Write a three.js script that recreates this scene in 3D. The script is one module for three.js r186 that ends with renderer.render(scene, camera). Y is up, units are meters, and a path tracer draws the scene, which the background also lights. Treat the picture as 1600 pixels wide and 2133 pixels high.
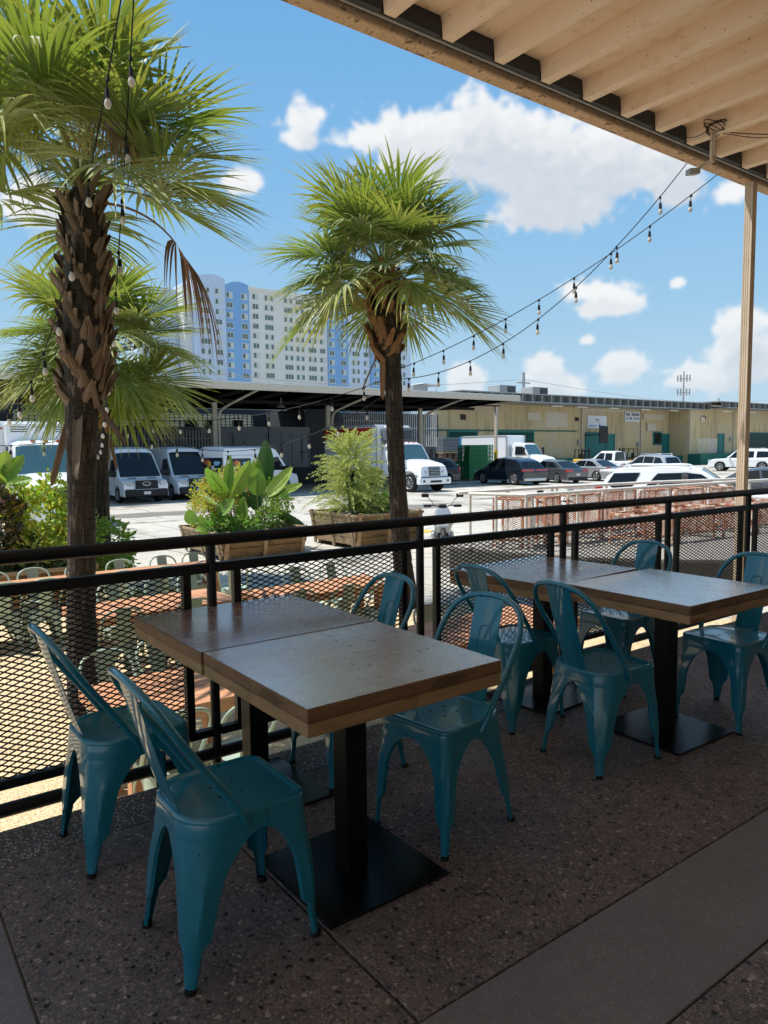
import * as THREE from 'three';
import { RoundedBoxGeometry } from 'three/addons/geometries/RoundedBoxGeometry.js';
import { mergeGeometries, toCreasedNormals } from 'three/addons/utils/BufferGeometryUtils.js';

// ---------------------------------------------------------------- camera, sky, sun, exposure
const scene = new THREE.Scene();
const camera = new THREE.PerspectiveCamera(70.15, 768 / 1024, 0.05, 3000);
{
  const f = new THREE.Vector3(0.5926, -0.0863, -0.8009), r = new THREE.Vector3(0.8032, -0.011, 0.5956), u = new THREE.Vector3();
  f.normalize(); r.addScaledVector(f, -r.dot(f)).normalize(); u.crossVectors(r, f);
  camera.position.set(0, 1.45, 0);
  camera.quaternion.setFromRotationMatrix(new THREE.Matrix4().makeBasis(r, u, f.clone().negate()));
}
const SUN = new THREE.Vector3(-0.34, 1, -0.33).normalize();
const renderer = new THREE.WebGLRenderer({ antialias: true });
renderer.setSize(768, 1024);
renderer.toneMapping = THREE.LinearToneMapping;
renderer.toneMappingExposure = 1.32;
renderer.shadowMap.enabled = true;
const sun = new THREE.DirectionalLight(new THREE.Color(1, 0.968, 0.91), 4.6);
sun.position.copy(SUN).multiplyScalar(120).add(new THREE.Vector3(25, 0, -25));
sun.target.position.set(25, 0, -25);
sun.castShadow = true; sun.shadow.mapSize.set(4096, 4096); sun.shadow.radius = 1;
Object.assign(sun.shadow.camera, { left: -90, right: 90, top: 90, bottom: -90, near: 1, far: 300 });
scene.add(sun, sun.target);

// ---------------------------------------------------------------- random numbers and noise
function rng(seed) { let s = seed >>> 0; return () => { s = (s + 0x6d2b79f5) >>> 0; let t = Math.imul(s ^ (s >>> 15), 1 | s); t = (t + Math.imul(t ^ (t >>> 7), 61 | t)) ^ t; return ((t ^ (t >>> 14)) >>> 0) / 4294967296; }; }
const hash = (x, y, s = 0) => { let h = Math.imul(x | 0, 374761393) + Math.imul(y | 0, 668265263) + Math.imul(s | 0, 974634721); h = Math.imul(h ^ (h >>> 13), 1274126177); return ((h ^ (h >>> 16)) >>> 0) / 4294967296; };
const mod = (a, n) => ((a % n) + n) % n, lerp = (a, b, t) => a + (b - a) * t, clamp = (x, a = 0, b = 1) => Math.min(b, Math.max(a, x)), sst = (a, b, x) => { const t = clamp((x - a) / (b - a)); return t * t * (3 - 2 * t); };
const TBL = new Float32Array(65536); for (let i = 0; i < 65536; i++) TBL[i] = hash(i, 77, 5);
function vn(x, y, p, s = 0) {                       // value noise, period p
  const xi = Math.floor(x), yi = Math.floor(y), fx = x - xi, fy = y - yi, u = fx * fx * (3 - 2 * fx), v = fy * fy * (3 - 2 * fy);
  let x0 = xi % p, y0 = yi % p; if (x0 < 0) x0 += p; if (y0 < 0) y0 += p; const x1 = x0 + 1 === p ? 0 : x0 + 1, y1 = y0 + 1 === p ? 0 : y0 + 1, q = s * 2654, a0 = y0 * 5743 + q, a1 = y1 * 5743 + q;
  const a = TBL[(x0 * 6151 + a0) & 65535], b = TBL[(x1 * 6151 + a0) & 65535], c = TBL[(x0 * 6151 + a1) & 65535], d = TBL[(x1 * 6151 + a1) & 65535];
  return a + (b - a) * u + (c - a + (a - b + d - c) * u) * v;
}
function fbm(x, y, p, o = 5, s = 0) { let v = 0, a = 0.5, t = 0; for (let i = 0; i < o; i++) { v += a * vn(x, y, p, s + i); t += a; x *= 2; y *= 2; p *= 2; a *= 0.5; } return v / t; }
function worley(x, y, p, s) {                       // [distance to the nearest point, its id, distance to the second]
  const xi = Math.floor(x), yi = Math.floor(y); let d1 = 9, d2 = 9, id = 0;
  for (let j = -1; j <= 1; j++) for (let i = -1; i <= 1; i++) {
    const cx = mod(xi + i, p), cy = mod(yi + j, p), px = xi + i + 0.15 + 0.7 * hash(cx, cy, s), py = yi + j + 0.15 + 0.7 * hash(cx, cy, s + 1);
    const d = Math.hypot(px - x, py - y); if (d < d1) { d2 = d1; d1 = d; id = hash(cx, cy, s + 2); } else if (d < d2) d2 = d;
  }
  return [d1, id, d2];
}
function tex(n, fn, srgb = true, rep = 1) {         // n x n tile, fn(u, v) -> [r, g, b] 0..255
  const a = new Uint8Array(n * n * 4);
  for (let y = 0; y < n; y++) for (let x = 0; x < n; x++) { const c = fn(x / n, y / n), k = (y * n + x) * 4; a[k] = clamp(c[0], 0, 255); a[k + 1] = clamp(c[1], 0, 255); a[k + 2] = clamp(c[2], 0, 255); a[k + 3] = 255; }
  const t = new THREE.DataTexture(a, n, n); t.wrapS = t.wrapT = THREE.RepeatWrapping; t.magFilter = THREE.LinearFilter; t.minFilter = THREE.LinearMipmapLinearFilter; t.generateMipmaps = true;
  t.repeat.set(rep, rep); if (srgb) t.colorSpace = THREE.SRGBColorSpace; t.needsUpdate = true; return t;
}
const g3 = (v) => [v, v, v];
const mixc = (a, b, t) => [lerp(a[0], b[0], t), lerp(a[1], b[1], t), lerp(a[2], b[2], t)];

// ---------------------------------------------------------------- the sky: gradient air and cumulus
{
  const W = 2048, H = 1024, data = new Float32Array(W * H * 4);
  const grad = [[-90, 0.34, 0.36, 0.36], [-2, 0.46, 0.56, 0.62], [0, 0.56, 0.73, 0.84], [4, 0.49, 0.69, 0.84], [10, 0.35, 0.60, 0.83], [20, 0.235, 0.50, 0.82], [32, 0.165, 0.42, 0.77], [50, 0.125, 0.35, 0.69], [90, 0.10, 0.29, 0.60]];
  // clouds: azimuth (from -z towards +x), elevation, half width, half height in degrees
  const C = [[39.4, 21.3, 4.6, 2.4], [44, 21.9, 5, 2.6], [48.3, 20.4, 5.7, 3.4], [52, 19.8, 4.9, 2.8], [55.6, 19.1, 3.9, 2], [49.3, 17.2, 4.1, 1.9], [35.4, 22.1, 2.4, 1], [30.7, 23.3, 1.5, 1.2], [30.3, 22.1, 1.2, 0.8], [53.5, 10.3, 2, 1.1], [52, 11.2, 1.7, 0.8], [62.4, 8.1, 2.3, 1.3], [62.9, 6.3, 3.2, 1.8], [60.5, 4.8, 3.1, 1.2], [54.3, 5.6, 1.9, 1.2], [48.7, 5.8, 1.5, 1.3], [49.8, 4.5, 2.4, 1], [42.9, 5.2, 1.3, 1.3], [61.7, 16.8, 1.3, 0.8], [58.1, 11.4, 0.5, 0.35], [11.5, 16.5, 2, 1.9], [26, 19.2, 1.8, 0.9], [52, 7.8, 0.5, 0.35], [58, 17.4, 1.9, 1.2]];
  const R = rng(5);
  for (let i = 0; i < 70; i++) { const az = 80 + R() * 270, el = 6 + R() * 34, w = 2 + R() * 7; if (az < 345) C.push([az, el, w, w * (0.3 + R() * 0.3)]); }
  const dens = (az, el) => {
    let m = 0;
    for (const [a, e, w, h] of C) { let da = az - a; if (da > 180) da -= 360; if (da < -180) da += 360; if (Math.abs(da) > w * 2.2 || Math.abs(el - e) > h * 2.4) continue; const dy = (el - e) / h, k = dy < 0 ? 1.25 : 1; m = Math.max(m, Math.exp(-((da / w) ** 2 + (dy * k) ** 2) * 0.85)); }
    if (m < 0.03) return 0;
    const x = (az + 400) * 0.5, y = (el + 90) * 0.64, wx = fbm(x * 0.9, y * 0.9, 4096, 4, 40) - 0.5, wy = fbm(x * 0.9 + 9, y * 0.9, 4096, 4, 50) - 0.5;
    const n = fbm(x + wx * 1.4, y + wy * 1.4, 4096, 6, 60); let f = 0, q = 1.5, w = 0.5; for (let i = 0; i < 5; i++) { f += w * (1 - Math.abs(2 * vn(x * q + wx * 2.2, y * q + wy * 2.2, 16384, 70 + i) - 1)); q *= 2.05; w *= 0.55; }
    return clamp((m * 2.1 + (n - 0.5) * 1.5 + (f - 0.55) * 1.15 - 0.72) * 1.35);
  };
  for (let j = 0; j < H; j++) {
    const el = ((j + 0.5) / H - 0.5) * 180; let k = 0; while (k < grad.length - 2 && el > grad[k + 1][0]) k++;
    const t = clamp((el - grad[k][0]) / (grad[k + 1][0] - grad[k][0])), base = [1, 2, 3].map((c) => lerp(grad[k][c], grad[k + 1][c], t));
    for (let i = 0; i < W; i++) {
      const phi = ((i + 0.5) / W - 0.5) * 2 * Math.PI, dx = Math.cos(phi), dz = Math.sin(phi), az = mod((Math.atan2(dx, -dz) * 180) / Math.PI, 360), o = (j * W + i) * 4;
      let c = base;
      if (el > 0.5 && el < 60) {
        const d = dens(az, el);
        if (d > 0) {
          const up = dens(az - 0.5, el + 1.1), up2 = dens(az - 0.8, el + 2.6), lit = clamp(1.06 - 0.3 * up - 0.34 * up2 - 0.03 * d + 0.22 * (fbm(az * 1.3, el * 1.6, 4096, 4, 90) - 0.5)), hz = sst(12, 0, el) * 0.35;
          const cl = [lerp(0.5, 0.93, lit), lerp(0.57, 0.935, lit), lerp(0.67, 0.94, lit)];
          c = mixc(base, mixc(cl, [0.74, 0.82, 0.87], hz), Math.pow(sst(0, 0.8, d), 0.85) * lerp(0.96, 0.7, hz / 0.35));
        }
      }
      data[o] = c[0] * 0.76; data[o + 1] = c[1] * 0.76; data[o + 2] = c[2] * 0.76; data[o + 3] = 1;
    }
  }
  const t = new THREE.DataTexture(data, W, H, THREE.RGBAFormat, THREE.FloatType);
  t.mapping = THREE.EquirectangularReflectionMapping; t.magFilter = THREE.LinearFilter; t.minFilter = THREE.LinearFilter; t.needsUpdate = true;
  scene.background = t; scene.environment = t;
}

// ---------------------------------------------------------------- naming and building helpers
const counts = {};
const numbered = (n) => { const k = counts[n] = (counts[n] ?? -1) + 1; return k ? `${n}_${String(k).padStart(3, '0')}` : n; };
function tag(o, label, category, group) { o.userData.label = label; o.userData.category = category; if (group) o.userData.group = group; return o; }
function thing(name, label, category, [x, y, z] = [0, 0, 0], turn = 0, group) {
  const o = new THREE.Group(); o.name = numbered(name); scene.add(o); o.position.set(x, y, z); o.rotation.y = turn; return tag(o, label, category, group);
}
function copy(root, [x, y, z], turn, label) { const c = root.clone(); c.userData = { ...root.userData }; c.name = numbered(root.name.replace(/_\d+$/, '')); scene.add(c); c.position.set(x, y, z); c.rotation.y = turn; if (label) c.userData.label = label; return c; }
function mesh(name, geo, mat, parent, stuff) {
  const m = new THREE.Mesh(Array.isArray(geo) ? mg(geo) : geo, mat); m.name = name; m.castShadow = m.receiveShadow = true;
  if (!parent) m.name = numbered(name);
  (parent ?? scene).add(m); if (stuff) m.userData.kind = 'stuff'; return m;
}
function struct(name, geo, mat) { const m = mesh(name, geo, mat); m.userData.kind = 'structure'; return m; }
function clean(g) { g = g.index ? g.toNonIndexed() : g; for (const k of Object.keys(g.attributes)) if (!['position', 'normal', 'uv', 'color'].includes(k)) g.deleteAttribute(k); if (!g.attributes.uv) g.setAttribute('uv', new THREE.BufferAttribute(new Float32Array(g.attributes.position.count * 2), 2)); g.morphAttributes = {}; return g; }
function mg(list) { list = list.map(clean); const c = list.some((g) => g.attributes.color); if (c) for (const g of list) if (!g.attributes.color) g.setAttribute('color', new THREE.BufferAttribute(new Float32Array(g.attributes.position.count * 3).fill(1), 3)); return list.length === 1 ? list[0] : mergeGeometries(list); }
function tri(g, s = 1, ox = 0, oy = 0) {            // uv in metres from the dominant side of each face
  g = clean(g); const p = g.attributes.position, uv = g.attributes.uv, a = new THREE.Vector3(), b = new THREE.Vector3(), c = new THREE.Vector3();
  for (let i = 0; i < p.count; i += 3) {
    a.fromBufferAttribute(p, i); b.fromBufferAttribute(p, i + 1).sub(a); c.fromBufferAttribute(p, i + 2).sub(a); b.cross(c);
    const x = Math.abs(b.x), y = Math.abs(b.y), z = Math.abs(b.z);
    for (let k = i; k < i + 3; k++) { const X = p.getX(k), Y = p.getY(k), Z = p.getZ(k); if (y >= x && y >= z) uv.setXY(k, X * s + ox, Z * s + oy); else if (x >= z) uv.setXY(k, Z * s + ox, Y * s + oy); else uv.setXY(k, X * s + ox, Y * s + oy); }
  }
  return g;
}
function bx(x0, x1, y0, y1, z0, z1, r = 0) {
  const w = x1 - x0, h = y1 - y0, d = z1 - z0, g = r ? new RoundedBoxGeometry(w, h, d, 2, Math.min(r, w / 2.01, h / 2.01, d / 2.01)) : new THREE.BoxGeometry(w, h, d);
  g.translate((x0 + x1) / 2, (y0 + y1) / 2, (z0 + z1) / 2); return tri(g);
}
const V = (x, y, z) => new THREE.Vector3(x, y, z);
function rod(a, b, r, seg = 8, r2 = r) {
  const A = V(...a), B = V(...b), d = B.clone().sub(A), g = new THREE.CylinderGeometry(r2, r, d.length(), seg);
  g.applyQuaternion(new THREE.Quaternion().setFromUnitVectors(V(0, 1, 0), d.clone().normalize())); g.translate(...A.add(B).multiplyScalar(0.5).toArray()); return clean(g);
}
function beam(a, b, w, h) {                         // square bar from a to b
  const A = V(...a), B = V(...b), d = B.clone().sub(A), L = d.length(), g = new THREE.BoxGeometry(L, h, w);
  d.normalize(); const s = Math.abs(d.y) > 0.99 ? V(0, 0, 1) : V(-d.z, 0, d.x).normalize(), u = V().crossVectors(s, d);
  g.applyMatrix4(new THREE.Matrix4().makeBasis(d, u, s)); g.translate(...A.add(B).multiplyScalar(0.5).toArray()); return tri(g);
}
function tube(pts, r, n = 24, k = 8) { return clean(new THREE.TubeGeometry(new THREE.CatmullRomCurve3(pts.map((p) => V(...p)), false, 'centripetal'), n, r, k)); }
function ext(pts, depth, bevel = 0, holes = []) {   // polygon in xy extruded symmetrically along z
  const s = new THREE.Shape(pts.map((p) => new THREE.Vector2(p[0], p[1]))); for (const h of holes) s.holes.push(new THREE.Path(h.map((p) => new THREE.Vector2(p[0], p[1]))));
  const g = new THREE.ExtrudeGeometry(s, { depth: depth - bevel * 2, bevelEnabled: bevel > 0, bevelSize: bevel, bevelThickness: bevel, bevelOffset: -bevel, bevelSegments: 3 });
  g.translate(0, 0, -(depth - bevel * 2) / 2); return tri(g);
}
function grid(nu, nv, fn) {                          // surface from fn(u, v) -> [x, y, z]
  const p = [], uv = [], idx = [];
  for (let j = 0; j <= nv; j++) for (let i = 0; i <= nu; i++) { p.push(...fn(i / nu, j / nv)); uv.push(i / nu, j / nv); }
  for (let j = 0; j < nv; j++) for (let i = 0; i < nu; i++) { const a = j * (nu + 1) + i; idx.push(a, a + 1, a + nu + 2, a, a + nu + 2, a + nu + 1); }
  const g = new THREE.BufferGeometry(); g.setAttribute('position', new THREE.Float32BufferAttribute(p, 3)); g.setAttribute('uv', new THREE.Float32BufferAttribute(uv, 2)); g.setIndex(idx); g.computeVertexNormals(); return clean(g);
}
function lattice(w, h, dw, dh, t) {                  // expanded metal: two families of slanted strands clipped to w x h (in xy from 0,0)
  const out = [], k = dh / dw, n = Math.ceil((h + w * k) / dh);
  for (let f = 0; f < 2; f++) for (let i = 0; i <= n; i++) {
    const c = i * dh - (f ? 0 : w * k), s = f ? -k : k; let x0 = 0, x1 = w;   // y = c + s x
    const xa = (0 - c) / s, xb = (h - c) / s; x0 = Math.max(x0, Math.min(xa, xb)); x1 = Math.min(x1, Math.max(xa, xb));
    if (x1 - x0 < 0.004) continue; out.push(beam([x0, c + s * x0, f * 0.0012], [x1, c + s * x1, f * 0.0012], t * 0.6, t));
  }
  return out;
}
const place = (g, m) => { g = g.clone(); g.applyMatrix4(m); return g; };
const mat4 = (x, y, z, ry = 0, rx = 0, rz = 0, s = 1) => new THREE.Matrix4().compose(V(x, y, z), new THREE.Quaternion().setFromEuler(new THREE.Euler(rx, ry, rz, 'YXZ')), V(s, s, s));
// ---------------------------------------------------------------- materials
const std = (o) => new THREE.MeshStandardMaterial({ roughness: 0.8, side: THREE.DoubleSide, ...o });
const phy = (o) => new THREE.MeshPhysicalMaterial({ roughness: 0.6, side: THREE.DoubleSide, ...o });
const lin = (r, g, b) => new THREE.Color().setRGB(r, g, b);
const bump = (n, fn, rep) => tex(n, (u, v) => g3(255 * fn(u, v)), false, rep);
const tTerrazzo = tex(1024, (u, v) => {              // 1.6 m tile
  const dx = 0.35 * (fbm(u * 120, v * 120, 120, 2, 71) - 0.5), dy = 0.35 * (fbm(u * 120, v * 120, 120, 2, 72) - 0.5), w = worley(u * 78 + dx * 2, v * 78 + dy * 2, 78, 11), w2 = worley(u * 170 + dx, v * 170 + dy, 170, 21), big = fbm(u * 4, v * 4, 4, 5, 3), m = fbm(u * 40, v * 40, 40, 3, 8);
  let c = mixc([92, 88, 88], [132, 124, 123], big); c = mixc(c, [78, 73, 72], sst(0.5, 0.8, m) * 0.6);
  const r2 = 0.2 + 0.25 * hash(w2[1] * 9999, 5); if (w2[0] < r2) c = mixc(c, w2[1] > 0.72 ? [190, 172, 156] : w2[1] < 0.2 ? [50, 44, 42] : [126, 110, 100], 0.6);
  const r = 0.1 + 0.34 * hash(w[1] * 9999, 3) ** 1.6, q = w[0] + 0.16 * (fbm(u * 200, v * 200, 200, 2, 73) - 0.5); if (q < r) { const e = sst(r, r - 0.1, q), col = w[1] > 0.8 ? [212, 194, 178] : w[1] > 0.5 ? [164, 132, 122] : w[1] < 0.2 ? [30, 28, 28] : [134, 116, 106]; c = mixc(c, col, e * (w[1] < 0.24 ? 0.9 : 0.62)); }
  return c;
}, true, 1 / 1.6);
const bTerrazzo = bump(512, (u, v) => { const w = worley(u * 78, v * 78, 78, 11); return w[0] < 0.3 && w[1] < 0.24 ? 0.2 : 0.7 + 0.25 * fbm(u * 60, v * 60, 60, 3, 5); }, 1 / 1.6);
const rTerrazzo = bump(512, (u, v) => 0.4 + 0.45 * fbm(u * 6, v * 6, 6, 5, 31), 0.5);
const tStrip = tex(512, (u, v) => { const n = fbm(u * 90, v * 90, 90, 3, 4), b = fbm(u * 5, v * 5, 5, 4, 14), s = hash(u * 512, v * 512, 9); return mixc([112, 111, 113], [142, 139, 140], b * 0.6 + n * 0.4).map((c) => c + (s > 0.985 ? 60 : 0)); }, true, 0.7);
const tEdge = tex(512, (u, v) => { const w = worley(u * 70, v * 70, 70, 17); let c = [90, 86, 84]; if (w[0] < 0.34) c = mixc(c, w[1] > 0.55 ? [205, 200, 192] : [128, 122, 118], 0.9); return c; }, true, 1);
const tGravel = tex(1024, (u, v) => { const w = worley(u * 110, v * 110, 110, 7), b = fbm(u * 6, v * 6, 6, 4, 2); const c = mixc([196, 172, 132], [226, 206, 168], w[1]); return mixc(c, [150, 128, 98], sst(0.42, 0.75, w[0]) * 0.7 + sst(0.6, 0.8, b) * 0.25); }, true, 0.5);
const bGravel = bump(512, (u, v) => 1 - worley(u * 110, v * 110, 110, 7)[0], 0.5);
const tLot = tex(1300, (u, v) => {                   // 24 m tile of worn pale concrete
  const b = fbm(u * 7, v * 7, 7, 6, 12), f = fbm(u * 300, v * 300, 300, 2, 13), st = fbm(u * 26, v * 9, 26, 5, 15), oil = fbm(u * 17, v * 17, 17, 4, 16), w = worley(u * 7 + 0.3 * b, v * 7 + 0.3 * st, 7, 19), jx = Math.min(mod(u * 6, 1), 1 - mod(u * 6, 1)), jy = Math.min(mod(v * 6, 1), 1 - mod(v * 6, 1));
  let c = mixc([162, 156, 145], [206, 200, 188], b * 0.65 + f * 0.35); c = mixc(c, [138, 130, 118], sst(0.54, 0.74, st) * 0.55); c = mixc(c, [92, 88, 82], sst(0.66, 0.78, oil) * 0.55); if (w[2] - w[0] < 0.008 + 0.01 * f) c = mixc(c, [96, 90, 82], 0.75); if (Math.min(jx, jy) < 0.006) c = mixc(c, [118, 110, 100], 0.8); return c;
}, true, 1 / 24);
const tSoffit = tex(512, (u, v) => { const b = fbm(u * 4, v * 4, 4, 5, 22), w = worley(u * 16, v * 16, 16, 23); let c = mixc([232, 206, 180], [242, 221, 200], b); if (w[0] < 0.08 * fbm(u * 30, v * 30, 30, 2, 26) + 0.02 && w[1] > 0.75) c = mixc(c, [110, 80, 58], 0.7); return mixc(c, [214, 182, 146], sst(0.6, 0.8, fbm(u * 12, v * 12, 12, 4, 25)) * 0.4); }, true, 0.7);
const tFascia = tex(512, (u, v) => { const b = fbm(u * 10, v * 10, 10, 5, 33), f = fbm(u * 50, v * 50, 50, 3, 34); let c = mixc([190, 158, 126], [222, 192, 160], b); return mixc(c, [104, 82, 66], sst(0.54, 0.8, f * 0.6 + b * 0.4)); }, true, 0.8);
function woodTex(n, a, b, dark, seed, along = 14, knots = 0.15) { return tex(n, (u, v) => { const w = fbm(u * 3, v * 6, 6, 3, seed) * 2.2, g = fbm(u * 5 + w * 0.2, v * 60 + w * 3, 60, 4, seed + 4), f = vn(u * 20, v * 220, 220, seed + 8); let c = mixc(a, b, g); c = mixc(c, dark, sst(0.6, 0.85, fbm(u * 4, v * along, along, 4, seed + 12)) * 0.6 + (f > 0.86 ? 0.22 : 0)); const k = worley(u * 3, v * 5, 15, seed + 15); if (k[0] < knots * 0.5) c = mixc(c, dark, 0.7); return c; }); }
const tPlank = woodTex(512, [132, 112, 86], [182, 160, 128], [66, 54, 42], 40);
const tPlankDark = woodTex(512, [104, 78, 48], [160, 124, 78], [44, 32, 22], 60);
const tTable = woodTex(512, [182, 124, 86], [212, 160, 122], [128, 82, 54], 80, 8, 0);
const tPly = woodTex(512, [150, 118, 80], [184, 148, 104], [96, 72, 46], 90, 20, 0);
const tBark = tex(512, (u, v) => { const s = fbm(u * 40, v * 6, 40, 4, 101), r = fbm(u * 6, v * 60, 60, 3, 102), f = fbm(u * 90, v * 90, 90, 2, 103); let c = mixc([30, 26, 22], [92, 80, 68], s * s * 1.1 + f * 0.3); c = mixc(c, [18, 14, 11], sst(0.55, 0.75, r) * 0.4); return mixc(c, [150, 140, 126], sst(0.66, 0.78, fbm(u * 30, v * 9, 30, 5, 105)) * 0.6); });
const bBark = bump(256, (u, v) => 0.5 * fbm(u * 40, v * 6, 40, 4, 101) + 0.5 * fbm(u * 6, v * 60, 60, 3, 102));
const tBoot = tex(256, (u, v) => { const s = fbm(u * 60, v * 4, 60, 4, 111), b = fbm(u * 4, v * 4, 4, 4, 112); return mixc([56, 48, 41], [146, 128, 108], s * 0.75 + b * 0.35); });
const tYellow = tex(1024, (u, v) => {                // 16 m tile of old painted block wall
  const b = fbm(u * 5, v * 5, 5, 5, 121), st = fbm(u * 40, v * 5, 40, 4, 122), f = fbm(u * 90, v * 90, 90, 3, 123), j = Math.min(mod(v * 80, 1), mod(u * 40 + (Math.floor(v * 80) % 2) * 0.5, 1) * 2) < 0.1 ? 0.12 : 0;
  let c = mixc([186, 164, 124], [216, 196, 154], b * 0.6 + f * 0.4); c = mixc(c, [142, 128, 104], sst(0.5, 0.8, st) * 0.4); if (fbm(u * 7, v * 9, 9, 3, 127) > 0.62) c = mixc(c, [196, 182, 158], 0.55); return mixc(c, [110, 98, 76], j);
}, true, 1 / 16);
const tRust = tex(256, (u, v) => { const b = fbm(u * 8, v * 8, 8, 5, 131); return b > 0.55 ? [228, 214, 198] : mixc([172, 108, 82], [216, 164, 134], fbm(u * 20, v * 20, 20, 4, 132)); }, true, 1.2);
const tPaint = (a, b, chip, seed) => tex(256, (u, v) => { let c = mixc(a, b, fbm(u * 6, v * 6, 6, 5, seed)); return fbm(u * 24, v * 24, 24, 4, seed + 3) > 0.7 ? mixc(c, chip, 0.6) : c; }, true, 1);
function topTex(seed, pale) {                              // a worn varnished table top, one tile = one top; pale puts sky reflection into the colour
  const R = rng(seed), marks = []; for (let i = 0; i < 60; i++) marks.push([R(), R(), R() * Math.PI, 0.004 + R() * 0.03, 0.0022 + R() * 0.006, R()]);
  const col = new Float32Array(1024 * 1024), rough = new Uint8Array(512 * 512 * 4);
  const c = tex(1024, (u, v) => {
    const g = fbm(u * 4, v * 70, 280, 4, seed), f = vn(u * 14, v * 330, 4096, seed + 5), b = fbm(u * 4, v * 4, 4, 4, seed + 7), p = fbm(u * 9, v * 9, 9, 4, seed + 9), strip = hash(Math.floor(v * 11), seed);
    let k = mixc(pale ? [184, 172, 166] : [146, 118, 106], pale ? [218, 208, 202] : [180, 152, 138], g * 0.5 + b * 0.3 + strip * 0.2); if (f > 0.82) k = mixc(k, pale ? [150, 134, 126] : [112, 86, 74], 0.35); k = mixc(k, [206, 182, 158], sst(0.58, 0.72, p) * 0.3);
    for (const m of marks) { const dx = u - m[0], dy = v - m[1]; if (Math.abs(dx) > 0.04 || Math.abs(dy) > 0.04) continue; const x = dx * Math.cos(m[2]) + dy * Math.sin(m[2]), y = -dx * Math.sin(m[2]) + dy * Math.cos(m[2]); if ((x / m[3]) ** 2 + (y / m[4]) ** 2 < 1 - 0.7 * vn(u * 200, v * 200, 4096, seed)) k = mixc(k, m[5] > 0.25 ? [44, 34, 32] : [206, 188, 168], 0.8); }
    return k;
  });
  const r = tex(512, (u, v) => { const p = fbm(u * 9, v * 9, 9, 4, seed + 9), s = vn(u * 14, v * 330, 4096, seed + 5), q = fbm(u * 30, v * 30, 30, 3, seed + 20); return g3(255 * clamp(0.2 + 0.1 * q + 0.14 * sst(0.58, 0.72, p) + (s > 0.82 ? 0.06 : 0))); }, false);
  return phy({ map: c, roughnessMap: r, roughness: 1, ior: 2.6, clearcoat: 1, clearcoatRoughness: 0.2, bumpMap: r, bumpScale: 0.00008 });
}
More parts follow.
